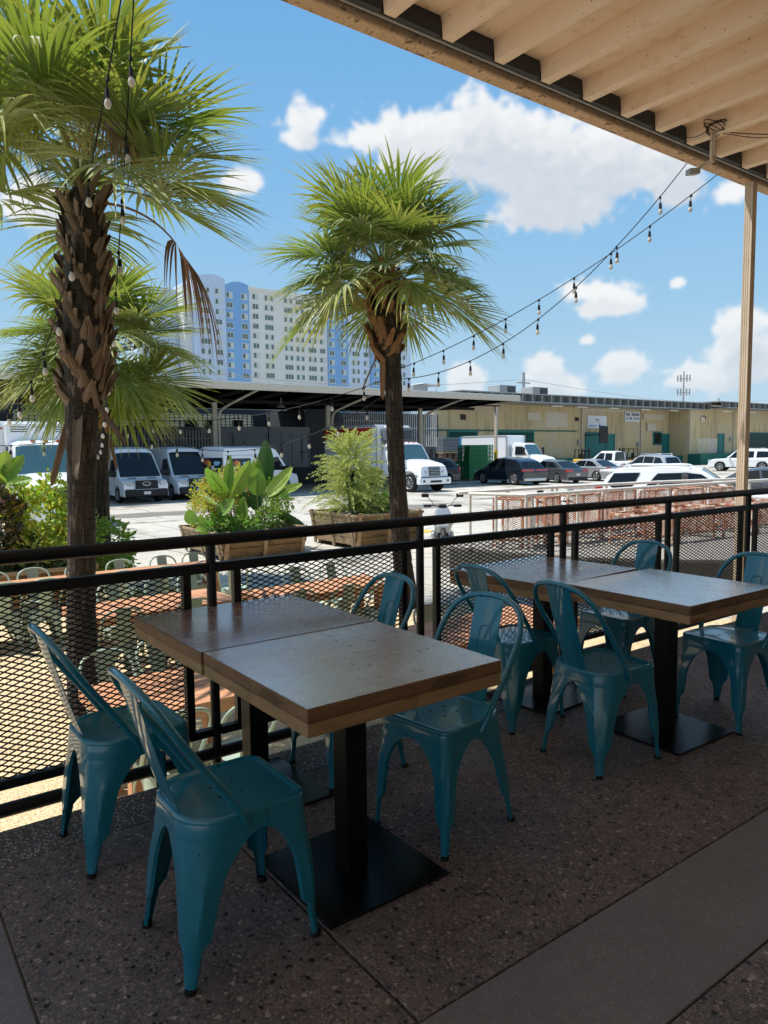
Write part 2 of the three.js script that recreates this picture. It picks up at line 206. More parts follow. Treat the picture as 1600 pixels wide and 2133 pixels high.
const M = {
  terrazzo: std({ map: tTerrazzo, roughnessMap: rTerrazzo, roughness: 1, bumpMap: bTerrazzo, bumpScale: 0.003 }),
  strip: std({ map: tStrip, roughness: 0.62 }), edge: std({ map: tEdge, roughness: 0.6 }), dark: std({ color: 0x0b0b0c, roughness: 0.9 }),
  gravel: std({ map: tGravel, bumpMap: bGravel, bumpScale: 0.008, roughness: 0.95 }), lot: std({ map: tLot, roughness: 0.92 }),
  soffit: std({ map: tSoffit, roughness: 0.85 }), fascia: std({ map: tFascia, roughness: 0.95, bumpMap: tFascia, bumpScale: 0.006 }), post: std({ map: tPaint([200, 182, 160], [212, 196, 176], [196, 178, 154], 7), roughness: 0.8 }),
  rail: std({ color: 0x141416, roughness: 0.5, metalness: 0.2, bumpMap: bump(128, (u, v) => fbm(u * 30, v * 30, 30, 3, 3), 3), bumpScale: 0.0008 }),
  black: std({ color: 0x0c0c0e, roughness: 0.45, metalness: 0.3 }), plate: std({ color: 0x16181c, roughness: 0.42, metalness: 0.5, roughnessMap: rTerrazzo }),
  teal: phy({ map: tex(512, (u, v) => { const n = fbm(u * 5, v * 5, 5, 5, 151), s = fbm(u * 60, v * 4, 60, 3, 152), w = worley(u * 9, v * 9, 9, 153); let k = 226 + 29 * n; if (s > 0.74) k -= 26 * sst(0.74, 0.85, s); return w[0] < 0.05 * fbm(u * 40, v * 40, 40, 2, 155) + 0.012 && w[1] > 0.72 ? [255, 120, 96] : [k, k, k]; }, true, 0.25), color: lin(0, 0.215, 0.315), roughnessMap: bump(256, (u, v) => 0.22 + 0.25 * fbm(u * 7, v * 7, 7, 5, 157), 0.25), roughness: 1, ior: 1.5, clearcoat: 1, clearcoatRoughness: 0.05, bumpMap: bump(128, (u, v) => fbm(u * 4, v * 4, 4, 3, 3), 0.5), bumpScale: 0.0012 }),
  sage: phy({ color: lin(0.36, 0.46, 0.37), roughness: 0.45, clearcoat: 0.3, clearcoatRoughness: 0.3 }),
  top1: topTex(201, 1), top2: topTex(202), top3: topTex(203, 1), top4: topTex(204, 1), topDark: std({ map: woodTex(512, [112, 80, 52], [150, 112, 74], [62, 44, 30], 95, 20, 0), roughness: 0.6 }), ply: std({ map: tPly, roughness: 0.6 }),
  patioTop: std({ map: tTable, roughness: 0.55 }), plank: std({ map: tPlank, roughness: 0.9, bumpMap: tPlank, bumpScale: 0.004 }), plankDark: std({ map: tPlankDark, roughness: 0.9, bumpMap: tPlankDark, bumpScale: 0.004 }), soil: std({ color: 0x2a2018, roughness: 1 }),
  bark: std({ map: tBark, bumpMap: bBark, bumpScale: 0.02, roughness: 0.95 }), boot: std({ map: tBoot, color: lin(1.35, 1.3, 1.25), bumpMap: tBoot, bumpScale: 0.004, roughness: 0.9 }), bootTan: std({ map: tBoot, color: lin(1.7, 1.25, 0.85), bumpMap: tBoot, bumpScale: 0.004, roughness: 0.9 }),
  frond: phy({ color: 0xffffff, vertexColors: true, roughness: 0.95, transmission: 0.45, thickness: 0, clearcoat: 0.35, clearcoatRoughness: 0.35 }), dead: std({ color: lin(0.30, 0.17, 0.09), roughness: 0.85, vertexColors: true }), deadGrey: std({ color: lin(0.34, 0.25, 0.18), roughness: 0.85, vertexColors: true }), fruit: std({ color: lin(0.42, 0.36, 0.12), roughness: 0.8 }),
  leaf: phy({ color: 0xffffff, vertexColors: true, roughness: 0.95, transmission: 0.58, thickness: 0, clearcoat: 0.25, clearcoatRoughness: 0.4 }), bigLeaf: phy({ color: lin(0.2, 0.36, 0.035), roughness: 0.95, transmission: 0.45, thickness: 0, clearcoat: 0.5, clearcoatRoughness: 0.3 }), bigLeafPale: phy({ color: lin(0.36, 0.5, 0.06), roughness: 0.95, transmission: 0.45, thickness: 0, clearcoat: 0.5, clearcoatRoughness: 0.3 }), bigLeafDark: phy({ color: lin(0.05, 0.13, 0.03), roughness: 0.95, transmission: 0.25, thickness: 0, clearcoat: 0.6, clearcoatRoughness: 0.25 }), stalk: std({ color: lin(0.16, 0.22, 0.06), roughness: 0.6 }), twig: std({ color: lin(0.09, 0.065, 0.04), roughness: 0.9 }),
  cord: std({ color: 0x0a0a0c, roughness: 0.6 }), bulb: phy({ color: lin(0.86, 0.83, 0.76), roughness: 0.12, transmission: 0.35, thickness: 0, clearcoat: 1 }),
  white: phy({ color: lin(0.85, 0.86, 0.87), roughness: 0.32, clearcoat: 0.6, clearcoatRoughness: 0.1 }), whiteMatt: std({ color: lin(0.72, 0.72, 0.7), roughness: 0.6 }), whiteRail: std({ map: tPaint([228, 224, 214], [240, 238, 230], [180, 140, 110], 17), roughness: 0.6 }), silver: phy({ color: lin(0.5, 0.51, 0.52), roughness: 0.3, metalness: 0.5, clearcoat: 0.8 }), greyCar: phy({ color: lin(0.12, 0.125, 0.14), roughness: 0.3, metalness: 0.5, clearcoat: 1 }), navy: phy({ color: lin(0.010, 0.018, 0.028), roughness: 0.2, clearcoat: 1 }),
  glass: phy({ color: lin(0.01, 0.014, 0.017), roughness: 0.05, ior: 1.42 }), glassTeal: phy({ color: lin(0.05, 0.11, 0.125), roughness: 0.08, clearcoat: 1 }), tyre: std({ color: 0x111112, roughness: 0.85 }), rim: std({ color: lin(0.55, 0.56, 0.57), roughness: 0.3, metalness: 0.7 }), trim: std({ color: 0x111214, roughness: 0.6 }), tail: phy({ color: lin(0.5, 0.02, 0.02), roughness: 0.2, clearcoat: 1 }), lamp: phy({ color: lin(0.5, 0.53, 0.56), roughness: 0.12, clearcoat: 1 }), red: std({ color: lin(0.45, 0.02, 0.02), roughness: 0.5 }), orange: std({ color: lin(0.7, 0.12, 0.03), roughness: 0.4 }), chrome: std({ color: lin(0.6, 0.6, 0.6), roughness: 0.25, metalness: 0.9 }),
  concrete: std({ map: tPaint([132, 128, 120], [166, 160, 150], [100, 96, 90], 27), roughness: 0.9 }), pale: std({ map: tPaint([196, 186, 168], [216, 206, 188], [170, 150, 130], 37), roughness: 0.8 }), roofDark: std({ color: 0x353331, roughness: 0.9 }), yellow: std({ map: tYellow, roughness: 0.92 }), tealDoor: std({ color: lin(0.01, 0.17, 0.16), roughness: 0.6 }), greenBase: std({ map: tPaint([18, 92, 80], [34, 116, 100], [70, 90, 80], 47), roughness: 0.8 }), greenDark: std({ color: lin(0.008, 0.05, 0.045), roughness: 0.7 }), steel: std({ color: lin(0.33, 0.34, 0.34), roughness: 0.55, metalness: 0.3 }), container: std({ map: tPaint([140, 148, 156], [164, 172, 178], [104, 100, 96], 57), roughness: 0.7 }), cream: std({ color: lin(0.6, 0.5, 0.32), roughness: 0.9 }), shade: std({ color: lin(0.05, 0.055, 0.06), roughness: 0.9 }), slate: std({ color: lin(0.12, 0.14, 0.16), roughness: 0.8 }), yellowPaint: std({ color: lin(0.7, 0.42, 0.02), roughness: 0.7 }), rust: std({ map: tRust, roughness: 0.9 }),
  towerGrey: std({ color: lin(0.48, 0.59, 0.74), roughness: 0.85 }), towerBlue: std({ color: lin(0.2, 0.4, 0.68), roughness: 0.85 }), towerPale: std({ color: lin(0.55, 0.66, 0.8), roughness: 0.85 }), towerCream: std({ color: lin(0.68, 0.68, 0.66), roughness: 0.85 }), pane: phy({ color: lin(0.045, 0.12, 0.11), roughness: 0.1, clearcoat: 1 }), green: std({ color: lin(0.02, 0.22, 0.07), roughness: 0.6 }), blueWrap: phy({ color: lin(0.03, 0.22, 0.5), roughness: 0.3, clearcoat: 0.6 }), sack: std({ color: lin(0.12, 0.09, 0.075), roughness: 0.95 }), shadedConcrete: std({ map: tPaint([84, 82, 78], [112, 108, 102], [62, 60, 58], 67), roughness: 0.95 }), purlin: std({ color: 0x1c1a19, roughness: 0.9 }), bin: std({ color: lin(0.4, 0.45, 0.46), roughness: 0.6 }), grey: std({ color: lin(0.3, 0.3, 0.31), roughness: 0.5 })
};

// ---------------------------------------------------------------- ground
const LOT = -0.9;
struct('lot_pavement', tri(clean(new THREE.PlaneGeometry(1600, 1600, 1, 1).rotateX(-Math.PI / 2).translate(60, LOT, -80))), M.lot);
{
  const R = rng(3), s = new THREE.Shape(), pts = [[-9, 3.2], [15, 3.2], [9.0, 5.2], [8.4, 7.0], [6.9, 8.4], [6.2, 10.2], [4.9, 12.2], [2, 13.4], [-9, 13.6]];   // x, -z
  pts.forEach(([x, y], i) => (i ? s.lineTo(x, y) : s.moveTo(x, y)));
  const g = new THREE.ShapeGeometry(s).rotateX(-Math.PI / 2).translate(0, LOT + 0.004, 0);
  const o = struct('gravel_terrace', tri(clean(g)), M.gravel);
    const blob = (cx, cz, rx, rz, sd) => { const q = new THREE.Shape(); for (let i = 0; i < 26; i++) { const a = (i / 26) * 6.283, k = 0.8 + 0.4 * vn(i * 0.7, sd, 64, 4); const x = cx + Math.cos(a) * rx * k, y = -(cz + Math.sin(a) * rz * k); i ? q.lineTo(x, y) : q.moveTo(x, y); } return q; };
  const asphalt = std({ map: tex(256, (u, v) => mixc([104, 101, 96], [134, 129, 121], 0.5 * fbm(u * 8, v * 8, 8, 4, 141) + 0.5 * fbm(u * 120, v * 120, 120, 2, 142)), true, 0.4), roughness: 0.95 });
  for (const q of [[17, -23, 3.4, 1.2, 3], [28, -24, 4.5, 1.0, 8], [9.5, -27, 2.6, 1.0, 12], [36, -26.5, 4, 0.9, 17], [23, -18, 2.2, 0.8, 23]]) struct('pavement_patch', tri(clean(new THREE.ShapeGeometry(blob(...q)).rotateX(-Math.PI / 2).translate(0, LOT + 0.004, 0)), 1, q[0], q[1]), asphalt);
  for (const x of [36.4, 40.1, 43.9, 47.8]) struct('bay_line', [bx(x - 0.05, x + 0.05, LOT + 0.002, LOT + 0.005, -35.5, -29.6)], M.whiteMatt);
  struct('yellow_line', [bx(10.6, 13.4, LOT + 0.001, LOT + 0.008, -16.1, -15.6)], M.yellowPaint);
}

// ---------------------------------------------------------------- the raised dock that the tables stand on
{
  const floor = new THREE.Group(); floor.name = 'dock_floor'; floor.userData.kind = 'structure'; scene.add(floor);
  mesh('base', [bx(-6, 26, LOT - 0.1, -0.014, -3.03, 5)], M.concrete, floor);
  const slab = (x0, x1, z0, z1, m) => mesh('floor_slab', tri(bx(x0, x1, -0.03, 0, z0, z1, 0.004), 1, 0.3 * x0, 0.7 * z0), m, floor);
  mesh('edge_strip', tri(bx(-6, 26, -0.2, -0.001, -3.055, -2.775, 0.012)), M.edge, floor);
  slab(-6, 0.313, -2.77, -1.352, M.strip); slab(0.319, 1.086, -2.77, -1.352, M.terrazzo); slab(1.096, 5.1, -2.77, -1.352, M.terrazzo); slab(5.108, 26, -2.77, -1.352, M.terrazzo);
  slab(-6, 26, -1.346, -0.968, M.strip); slab(-6, 1.09, -0.962, 5, M.terrazzo); slab(1.098, 26, -0.962, 5, M.terrazzo);
}
// the building behind the camera that the canopy hangs on
struct('warehouse_wall', [bx(-8, 26, LOT, 5.4, 5, 5.3)], M.pale);
// ---------------------------------------------------------------- railing along the dock edge
{
  const t = thing('railing', 'black steel railing with diamond mesh panels along the dock edge', 'railing', [0, 0, -3.09]);
  const X = [-1.1, 0.1, 1.31, 2.53, 3.73, 4.92, 6.1, 7.3, 8.5, 9.7];
  mesh('top_rail', rod([-1.6, 1.05, 0], [10.2, 1.05, 0], 0.0275, 16), M.rail, t);
  mesh('bottom_rail', rod([-1.6, 0.06, 0], [10.2, 0.06, 0], 0.028, 14), M.rail, t);
  for (const x of X) mesh('post', [rod([x, -0.35, 0], [x, 1.03, 0], 0.0225, 14)], M.rail, t);
  for (let i = 0; i < X.length - 1; i++) {
    const a = X[i] + 0.02, b = X[i + 1] - 0.02, l = X[i] + 0.12, r = X[i + 1] - 0.12, y0 = 0.165, y1 = 0.925;
    const p = mesh('panel_frame', [bx(a, b, y1 - 0.022, y1 + 0.022, -0.02, 0.02, 0.004), bx(a, b, y0 - 0.018, y0 + 0.018, -0.02, 0.02, 0.004), bx(l - 0.018, l + 0.018, y0 + 0.017, y1 - 0.021, -0.018, 0.018, 0.003), bx(r - 0.018, r + 0.018, y0 + 0.017, y1 - 0.021, -0.018, 0.018, 0.003)], M.rail, t);
    const w = r - l - 0.03, h = y1 - y0 - 0.036, m = mesh('wire_mesh', lattice(w, h, 0.056, 0.0235, 0.0052), M.black, p, true); m.position.set(l + 0.015, y0 + 0.016, 0);
  }
}

// ---------------------------------------------------------------- canopy above the dock
{
  const t = thing('canopy', 'peach painted canopy with close concrete joists over the dock', 'canopy', [0, 0, 0]);
  mesh('edge_beam', tri(bx(-5, 22, 4.6, 5.02, -4.78, -4.63, 0.02)), M.fascia, t);
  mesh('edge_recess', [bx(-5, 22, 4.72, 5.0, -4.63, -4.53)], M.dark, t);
  mesh('conduit', [rod([-5, 4.66, -4.585], [22, 4.66, -4.585], 0.016, 10)], M.steel, t);
  mesh('roof_deck', [bx(-5, 22, 5.03, 5.15, -4.78, 5)], M.soffit, t);
  for (let i = -9; i < 30; i++) {
    const x = 3.43 + i * 0.568; if (x < -4.8 || x > 21) continue;
    mesh('joist', tri(ext([[-0.05, 4.62], [0.05, 4.62], [0.066, 4.795], [-0.066, 4.795]], 9.5, 0.008).translate(x, 0, 0.245), 1, i * 0.37, i * 0.21), M.soffit, t);
    mesh('soffit_panel', tri(bx(x - 0.283, x + 0.283, 4.785, 4.835, -4.53, 5), 1, i * 0.53, i * 0.31), M.soffit, t);
    mesh('end_block', [bx(x + 0.07, x + 0.498, 4.64, 4.784, -4.54, -4.5)], M.shade, t);
  }
  const flute = []; for (let s = 0; s < 4; s++) for (let k = 0; k < 8; k++) { const u = -0.05 + (k / 8) * 0.1, d = k === 0 ? 0.05 : k % 2 ? 0.05 : 0.044, c = Math.cos(s * Math.PI / 2), n = Math.sin(s * Math.PI / 2); flute.push([u * c - d * -n, u * n + -d * c].map((v) => v)); }
  const g = ext(flute, 5.5).rotateX(-Math.PI / 2).translate(9.02, LOT + 2.75, -4.66);
  const p = thing('canopy_post', 'tall fluted tan post holding up the canopy edge', 'post', [0, 0, 0]); mesh('shaft', tri(g), M.post, p); mesh('foot_plate', [bx(8.9, 9.14, LOT + 0.004, LOT + 0.02, -4.78, -4.54)], M.steel, p);
  const l = thing('floodlight', 'old floodlight on a bent grey bracket under the canopy edge', 'floodlight', [0, 0, 0]);
  mesh('bracket', [bx(7.31, 7.37, 4.34, 4.625, -4.22, -4.19, 0.006), bx(7.325, 7.355, 4.4, 4.62, -4.19, -4.175), rod([7.36, 4.36, -4.2], [7.28, 4.31, -4.3], 0.022, 10)], M.pale, l);
  mesh('lamp_head', [place(bx(-0.1, 0.1, -0.03, 0.03, -0.055, 0.055, 0.012), mat4(7.25, 4.27, -4.36, 0.75, 0, 0.25))], M.steel, l);
  const w = []; for (let k = 0; k < 7; k++) { const r = 0.085 + 0.008 * k, a = k * 1.1; const pts = []; for (let j = 0; j <= 24; j++) { const q = (j / 24) * Math.PI * 2; pts.push([7.335 + r * Math.cos(q), 4.66 + 0.03 * Math.sin(q * 2 + a) + 0.012 * k - 0.03, -4.17 + r * Math.sin(q) * 0.8]); } w.push(tube(pts, 0.0045, 48, 5)); }
  w.push(tube([[7.4, 4.63, -4.15], [7.75, 4.59, -3.85], [8.2, 4.6, -3.4], [9.2, 4.58, -2.8]], 0.005, 30, 5), tube([[7.4, 4.61, -4.13], [7.7, 4.56, -3.9], [7.95, 4.57, -3.6], [8.5, 4.6, -3.3]], 0.004, 30, 5), tube([[7.26, 4.63, -4.2], [7.15, 4.57, -4.3], [6.95, 4.61, -4.5]], 0.004, 20, 5), rod([7.78, 4.57, -3.81], [7.9, 4.58, -3.7], 0.016, 8));
  tag(mesh('cable_coil', w, M.cord), 'tangled coil of black cable hung beside the floodlight bracket', 'cable');
}

// ---------------------------------------------------------------- chairs of pressed steel
const chairGeo = (() => {
  const outline = (a, b, rf, rb, t) => {             // rounded rectangle, corner i at t = i; 0: +x+z, 1: +x-z, 2: -x-z, 3: -x+z
    t = mod(t + 0.5, 4); const i = Math.floor(t), u = t - i, sx = i === 0 || i === 1 ? 1 : -1, sz = i === 0 || i === 3 ? 1 : -1, r = sx > 0 ? rf : rb, cx = sx * (a - r), cz = sz * (b - r), a0 = [Math.PI / 2, 0, -Math.PI / 2, Math.PI][i];
    const ends = (j, first) => { const qx = j === 0 || j === 1 ? 1 : -1, qz = j === 0 || j === 3 ? 1 : -1, q = qx > 0 ? rf : rb, ang = [Math.PI / 2, 0, -Math.PI / 2, Math.PI][j] - (first ? 0 : Math.PI / 2); return [qx * (a - q) + q * Math.cos(ang), qz * (b - q) + q * Math.sin(ang)]; };
    if (u >= 0.25 && u <= 0.75) { const ang = a0 - ((u - 0.25) / 0.5) * Math.PI / 2; return [cx + r * Math.cos(ang), cz + r * Math.sin(ang)]; }
    if (u < 0.25) { const p = ends((i + 3) % 4, false), q = ends(i, true), k = 0.5 + u / 0.5; return [lerp(p[0], q[0], k), lerp(p[1], q[1], k)]; }
    const p = ends(i, false), q = ends((i + 1) % 4, true), k = (u - 0.75) / 0.5; return [lerp(p[0], q[0], k), lerp(p[1], q[1], k)];
  };
  const at = (t, y) => { const k = (0.45 - y) / 0.45, A = outline(0.18, 0.172, 0.045, 0.115, t), B = outline(0.212, 0.19, 0.022, 0.022, t); return [lerp(A[0], B[0], k), y, lerp(A[1], B[1], k)]; };
  const d = (y) => { if (y >= 0.39) return 0.5; if (y > 0.25) { const k = (y - 0.25) / 0.14; return 0.285 + (0.5 - 0.285) * (1 - Math.sqrt(1 - Math.pow(k, 1.7))); } if (y > 0.13) return lerp(0.278, 0.285, (y - 0.13) / 0.12); if (y > 0.095) return lerp(0.225, 0.278, (y - 0.095) / 0.035); return lerp(0.21, 0.225, y / 0.095); };
  const ys = [0.39, 0.3895, 0.388, 0.384, 0.377, 0.366, 0.35, 0.33, 0.3, 0.27, 0.25, 0.22, 0.19, 0.16, 0.13, 0.12, 0.108, 0.095, 0.05, 0.012, 0];
  const legs = [0, 1, 2, 3].map((i) => {
    const N = 20, cols = N + 4;
    return toCreasedNormals(grid(cols, ys.length - 1, (u, v) => {
      const y = ys[Math.round(v * (ys.length - 1))]; let c = Math.round(u * cols) - 2, inset = 0; if (c < 0) { inset = -c; c = 0; } if (c > N) { inset = c - N; c = N; }
      const q = (c / N) * 2 - 1, t = i + q * d(y), p = at(t, y), cc = at(i, y);
      const rib = 0.005 * sst(0.12, 0.18, y) * sst(0.34, 0.27, y) * (Math.exp(-(((Math.abs(q) - 0.45) / 0.17) ** 2)));
      const foot = y < 0.1 ? 0.004 : 0; const len = Math.hypot(p[0], p[2]); const k = (len + rib - inset * 0.006 - foot) / len; return [p[0] * k, y, p[2] * k];
    }), 0.7);
  });
  const feet = [0, 1, 2, 3].map((i) => { const p = at(i, 0.01); return new THREE.CylinderGeometry(0.0155, 0.0165, 0.014, 12).translate(p[0] * 0.955, 0.007, p[2] * 0.955); });
  const apron = grid(96, 5, (u, v) => { const y = lerp(0.3895, 0.442, v), p = at(u * 4, y), s = 1 + 0.008 * Math.sin(v * Math.PI); return [p[0] * s, y, p[2] * s]; });
  const prof = [[1.008, 0.432], [1.014, 0.44], [1.01, 0.447], [0.99, 0.4515], [0.955, 0.4525], [0.92, 0.4505], [0.885, 0.447], [0.85, 0.4455], [0.55, 0.4445], [0.25, 0.444], [0.001, 0.444]];
  const seat = grid(96, prof.length - 1, (u, v) => { const q = prof[Math.round(v * (prof.length - 1))], p = at(u * 4, 0.45); return [p[0] * q[0], q[1], p[2] * q[0]]; });
  const holes = [[0, 0], [0.035, 0.035], [0.035, -0.035], [-0.035, 0.035], [-0.035, -0.035]].map(([x, z]) => new THREE.CylinderGeometry(0.0045, 0.0045, 0.0012, 10).translate(x, 0.4447, z));
  const half = [[-0.01, 0.405, 0.172], [-0.03, 0.445, 0.181], [-0.085, 0.53, 0.188], [-0.17, 0.65, 0.194], [-0.232, 0.745, 0.188], [-0.262, 0.797, 0.164], [-0.283, 0.83, 0.12], [-0.294, 0.846, 0.06], [-0.297, 0.85, 0]];
  const hoop = tube([...half, ...half.slice(0, -1).reverse().map(([x, y, z]) => [x, y, -z])], 0.0118, 72, 10);
  const sp = new THREE.CatmullRomCurve3([V(-0.158, 0.42, 0), V(-0.172, 0.452, 0), V(-0.19, 0.5, 0), V(-0.222, 0.6, 0), V(-0.26, 0.73, 0), V(-0.292, 0.846, 0)]);
  const sheet = (off) => (u, v) => { const p = sp.getPoint(v), w = lerp(0.062, 0.071, v), q = (u * 2 - 1), e = 0.006 * q * q; return [p.x + off + e, p.y, q * w]; };
  const splat = mg([grid(10, 20, sheet(0.0016)), grid(10, 20, sheet(-0.0016)), grid(1, 20, (u, v) => { const p = sheet(0)(0, v); return [p[0] + (u - 0.5) * 0.0032, p[1], p[2]]; }), grid(1, 20, (u, v) => { const p = sheet(0)(1, v); return [p[0] + (u - 0.5) * 0.0032, p[1], p[2]]; })]);
  const loop = []; const S = sheet(0.001); for (const [u, v] of [[0.32, 0.2], [0.3, 0.45], [0.29, 0.7], [0.31, 0.77], [0.38, 0.8], [0.5, 0.805], [0.62, 0.8], [0.69, 0.77], [0.71, 0.7], [0.7, 0.45], [0.68, 0.2]]) loop.push(S(u, v));
  return { legs, feet, apron, seat, holes, hoop, splat, rib: tube(loop, 0.0034, 60, 6) };
})();
const uvc = (g) => { g = g.clone(); return tri(g, 4); };
function makeChair(name, label, mat, group) {
  const t = thing(name, label, 'chair', [0, 0, 0], 0, group);
  const s = mesh('seat', uvc(chairGeo.seat), mat, t); mesh('drain_hole', chairGeo.holes, M.dark, s);
  mesh('apron', uvc(chairGeo.apron), mat, t);
  chairGeo.legs.forEach((g, i) => { const l = mesh('leg', uvc(g), mat, t); mesh('foot', chairGeo.feet[i].clone(), mat === M.teal ? M.trim : mat, l); });
  mesh('back_hoop', uvc(chairGeo.hoop), mat, t); const b = mesh('backrest', uvc(chairGeo.splat), mat, t); mesh('rib', chairGeo.rib.clone(), mat, b);
  return t;
}
{
  const g = 'teal metal chairs on the dock', L = [
    [0.86, -1.97, 0, 'teal chair nearest the camera, left of the front table'],
    [0.79, -2.70, 0.03, 'teal chair at far left beside the railing, behind the nearest chair'],
    [1.80, -2.06, Math.PI + 0.13, 'teal chair tucked under the right side of the front table'],
    [1.79, -2.72, Math.PI, 'teal chair by the railing at the far right of the front table pair'],
    [2.84, -2.68, 0.0, 'teal chair by the railing at the left of the second table pair'],
    [2.79, -2.08, -0.09, 'teal chair in the aisle at the left of the second table pair'],
    [3.74, -2.66, Math.PI, 'teal chair by the railing at the far right end of the second table pair'],
    [3.73, -1.97, Math.PI - 0.03, 'teal chair at the right frame edge, nearest side of the second table pair']];
  const c = makeChair('cafe_chair', L[0][3], M.teal, g); L.forEach(([x, z, a, l], i) => { if (i) copy(c, [x, 0, z], a, l); else { c.position.set(x, 0, z); c.rotation.y = a; } });
}

// ---------------------------------------------------------------- pedestal tables on the dock
function dockTable(x, z, w, d, turn, top, label, two) {
  const t = thing('pedestal_table', label, 'table', [x, 0, z], turn, 'square wood tables on the dock'), r = 0.004;
  mesh('table_surface', grid(1, 1, (u, v) => [(u - 0.5) * (w - 0.004), 0.7512, (0.5 - v) * (d - 0.004)]), top, t);
  mesh('upper_layer', tri(bx(-w / 2, w / 2, 0.708, 0.75, -d / 2, d / 2, r), 1.4, x, z), two ? M.topDark : M.ply, t);
  mesh('lower_layer', tri(bx(-w / 2 + 0.001, w / 2 - 0.001, 0.668, 0.708, -d / 2 + 0.001, d / 2 - 0.001, r), 1.4, z, x), M.ply, t);
  mesh('top_plate', [bx(-0.2, 0.2, 0.656, 0.668, -0.2, 0.2)], M.black, t);
  mesh('column', [bx(-0.042, 0.042, 0.012, 0.656, -0.042, 0.042, 0.005)], M.black, t);
  mesh('base_plate', [bx(-0.24, 0.24, 0.001, 0.012, -0.24, 0.24, 0.005)], M.plate, t);
}
dockTable(1.338, -2.02, 0.742, 0.708, 0, M.top1, 'worn square wood table nearest the camera, front half of its pair', true);
dockTable(1.334, -2.737, 0.75, 0.71, 0.006, M.top2, 'worn square wood table against the railing with a bare pale streak', true);
dockTable(3.302, -2.07, 0.735, 0.71, -0.02, M.top3, 'worn square wood table at the right frame edge with a bare patch', true);
dockTable(3.21, -2.80, 0.80, 0.72, 0.05, M.top4, 'worn square wood table by the railing, far half of the right pair', true);
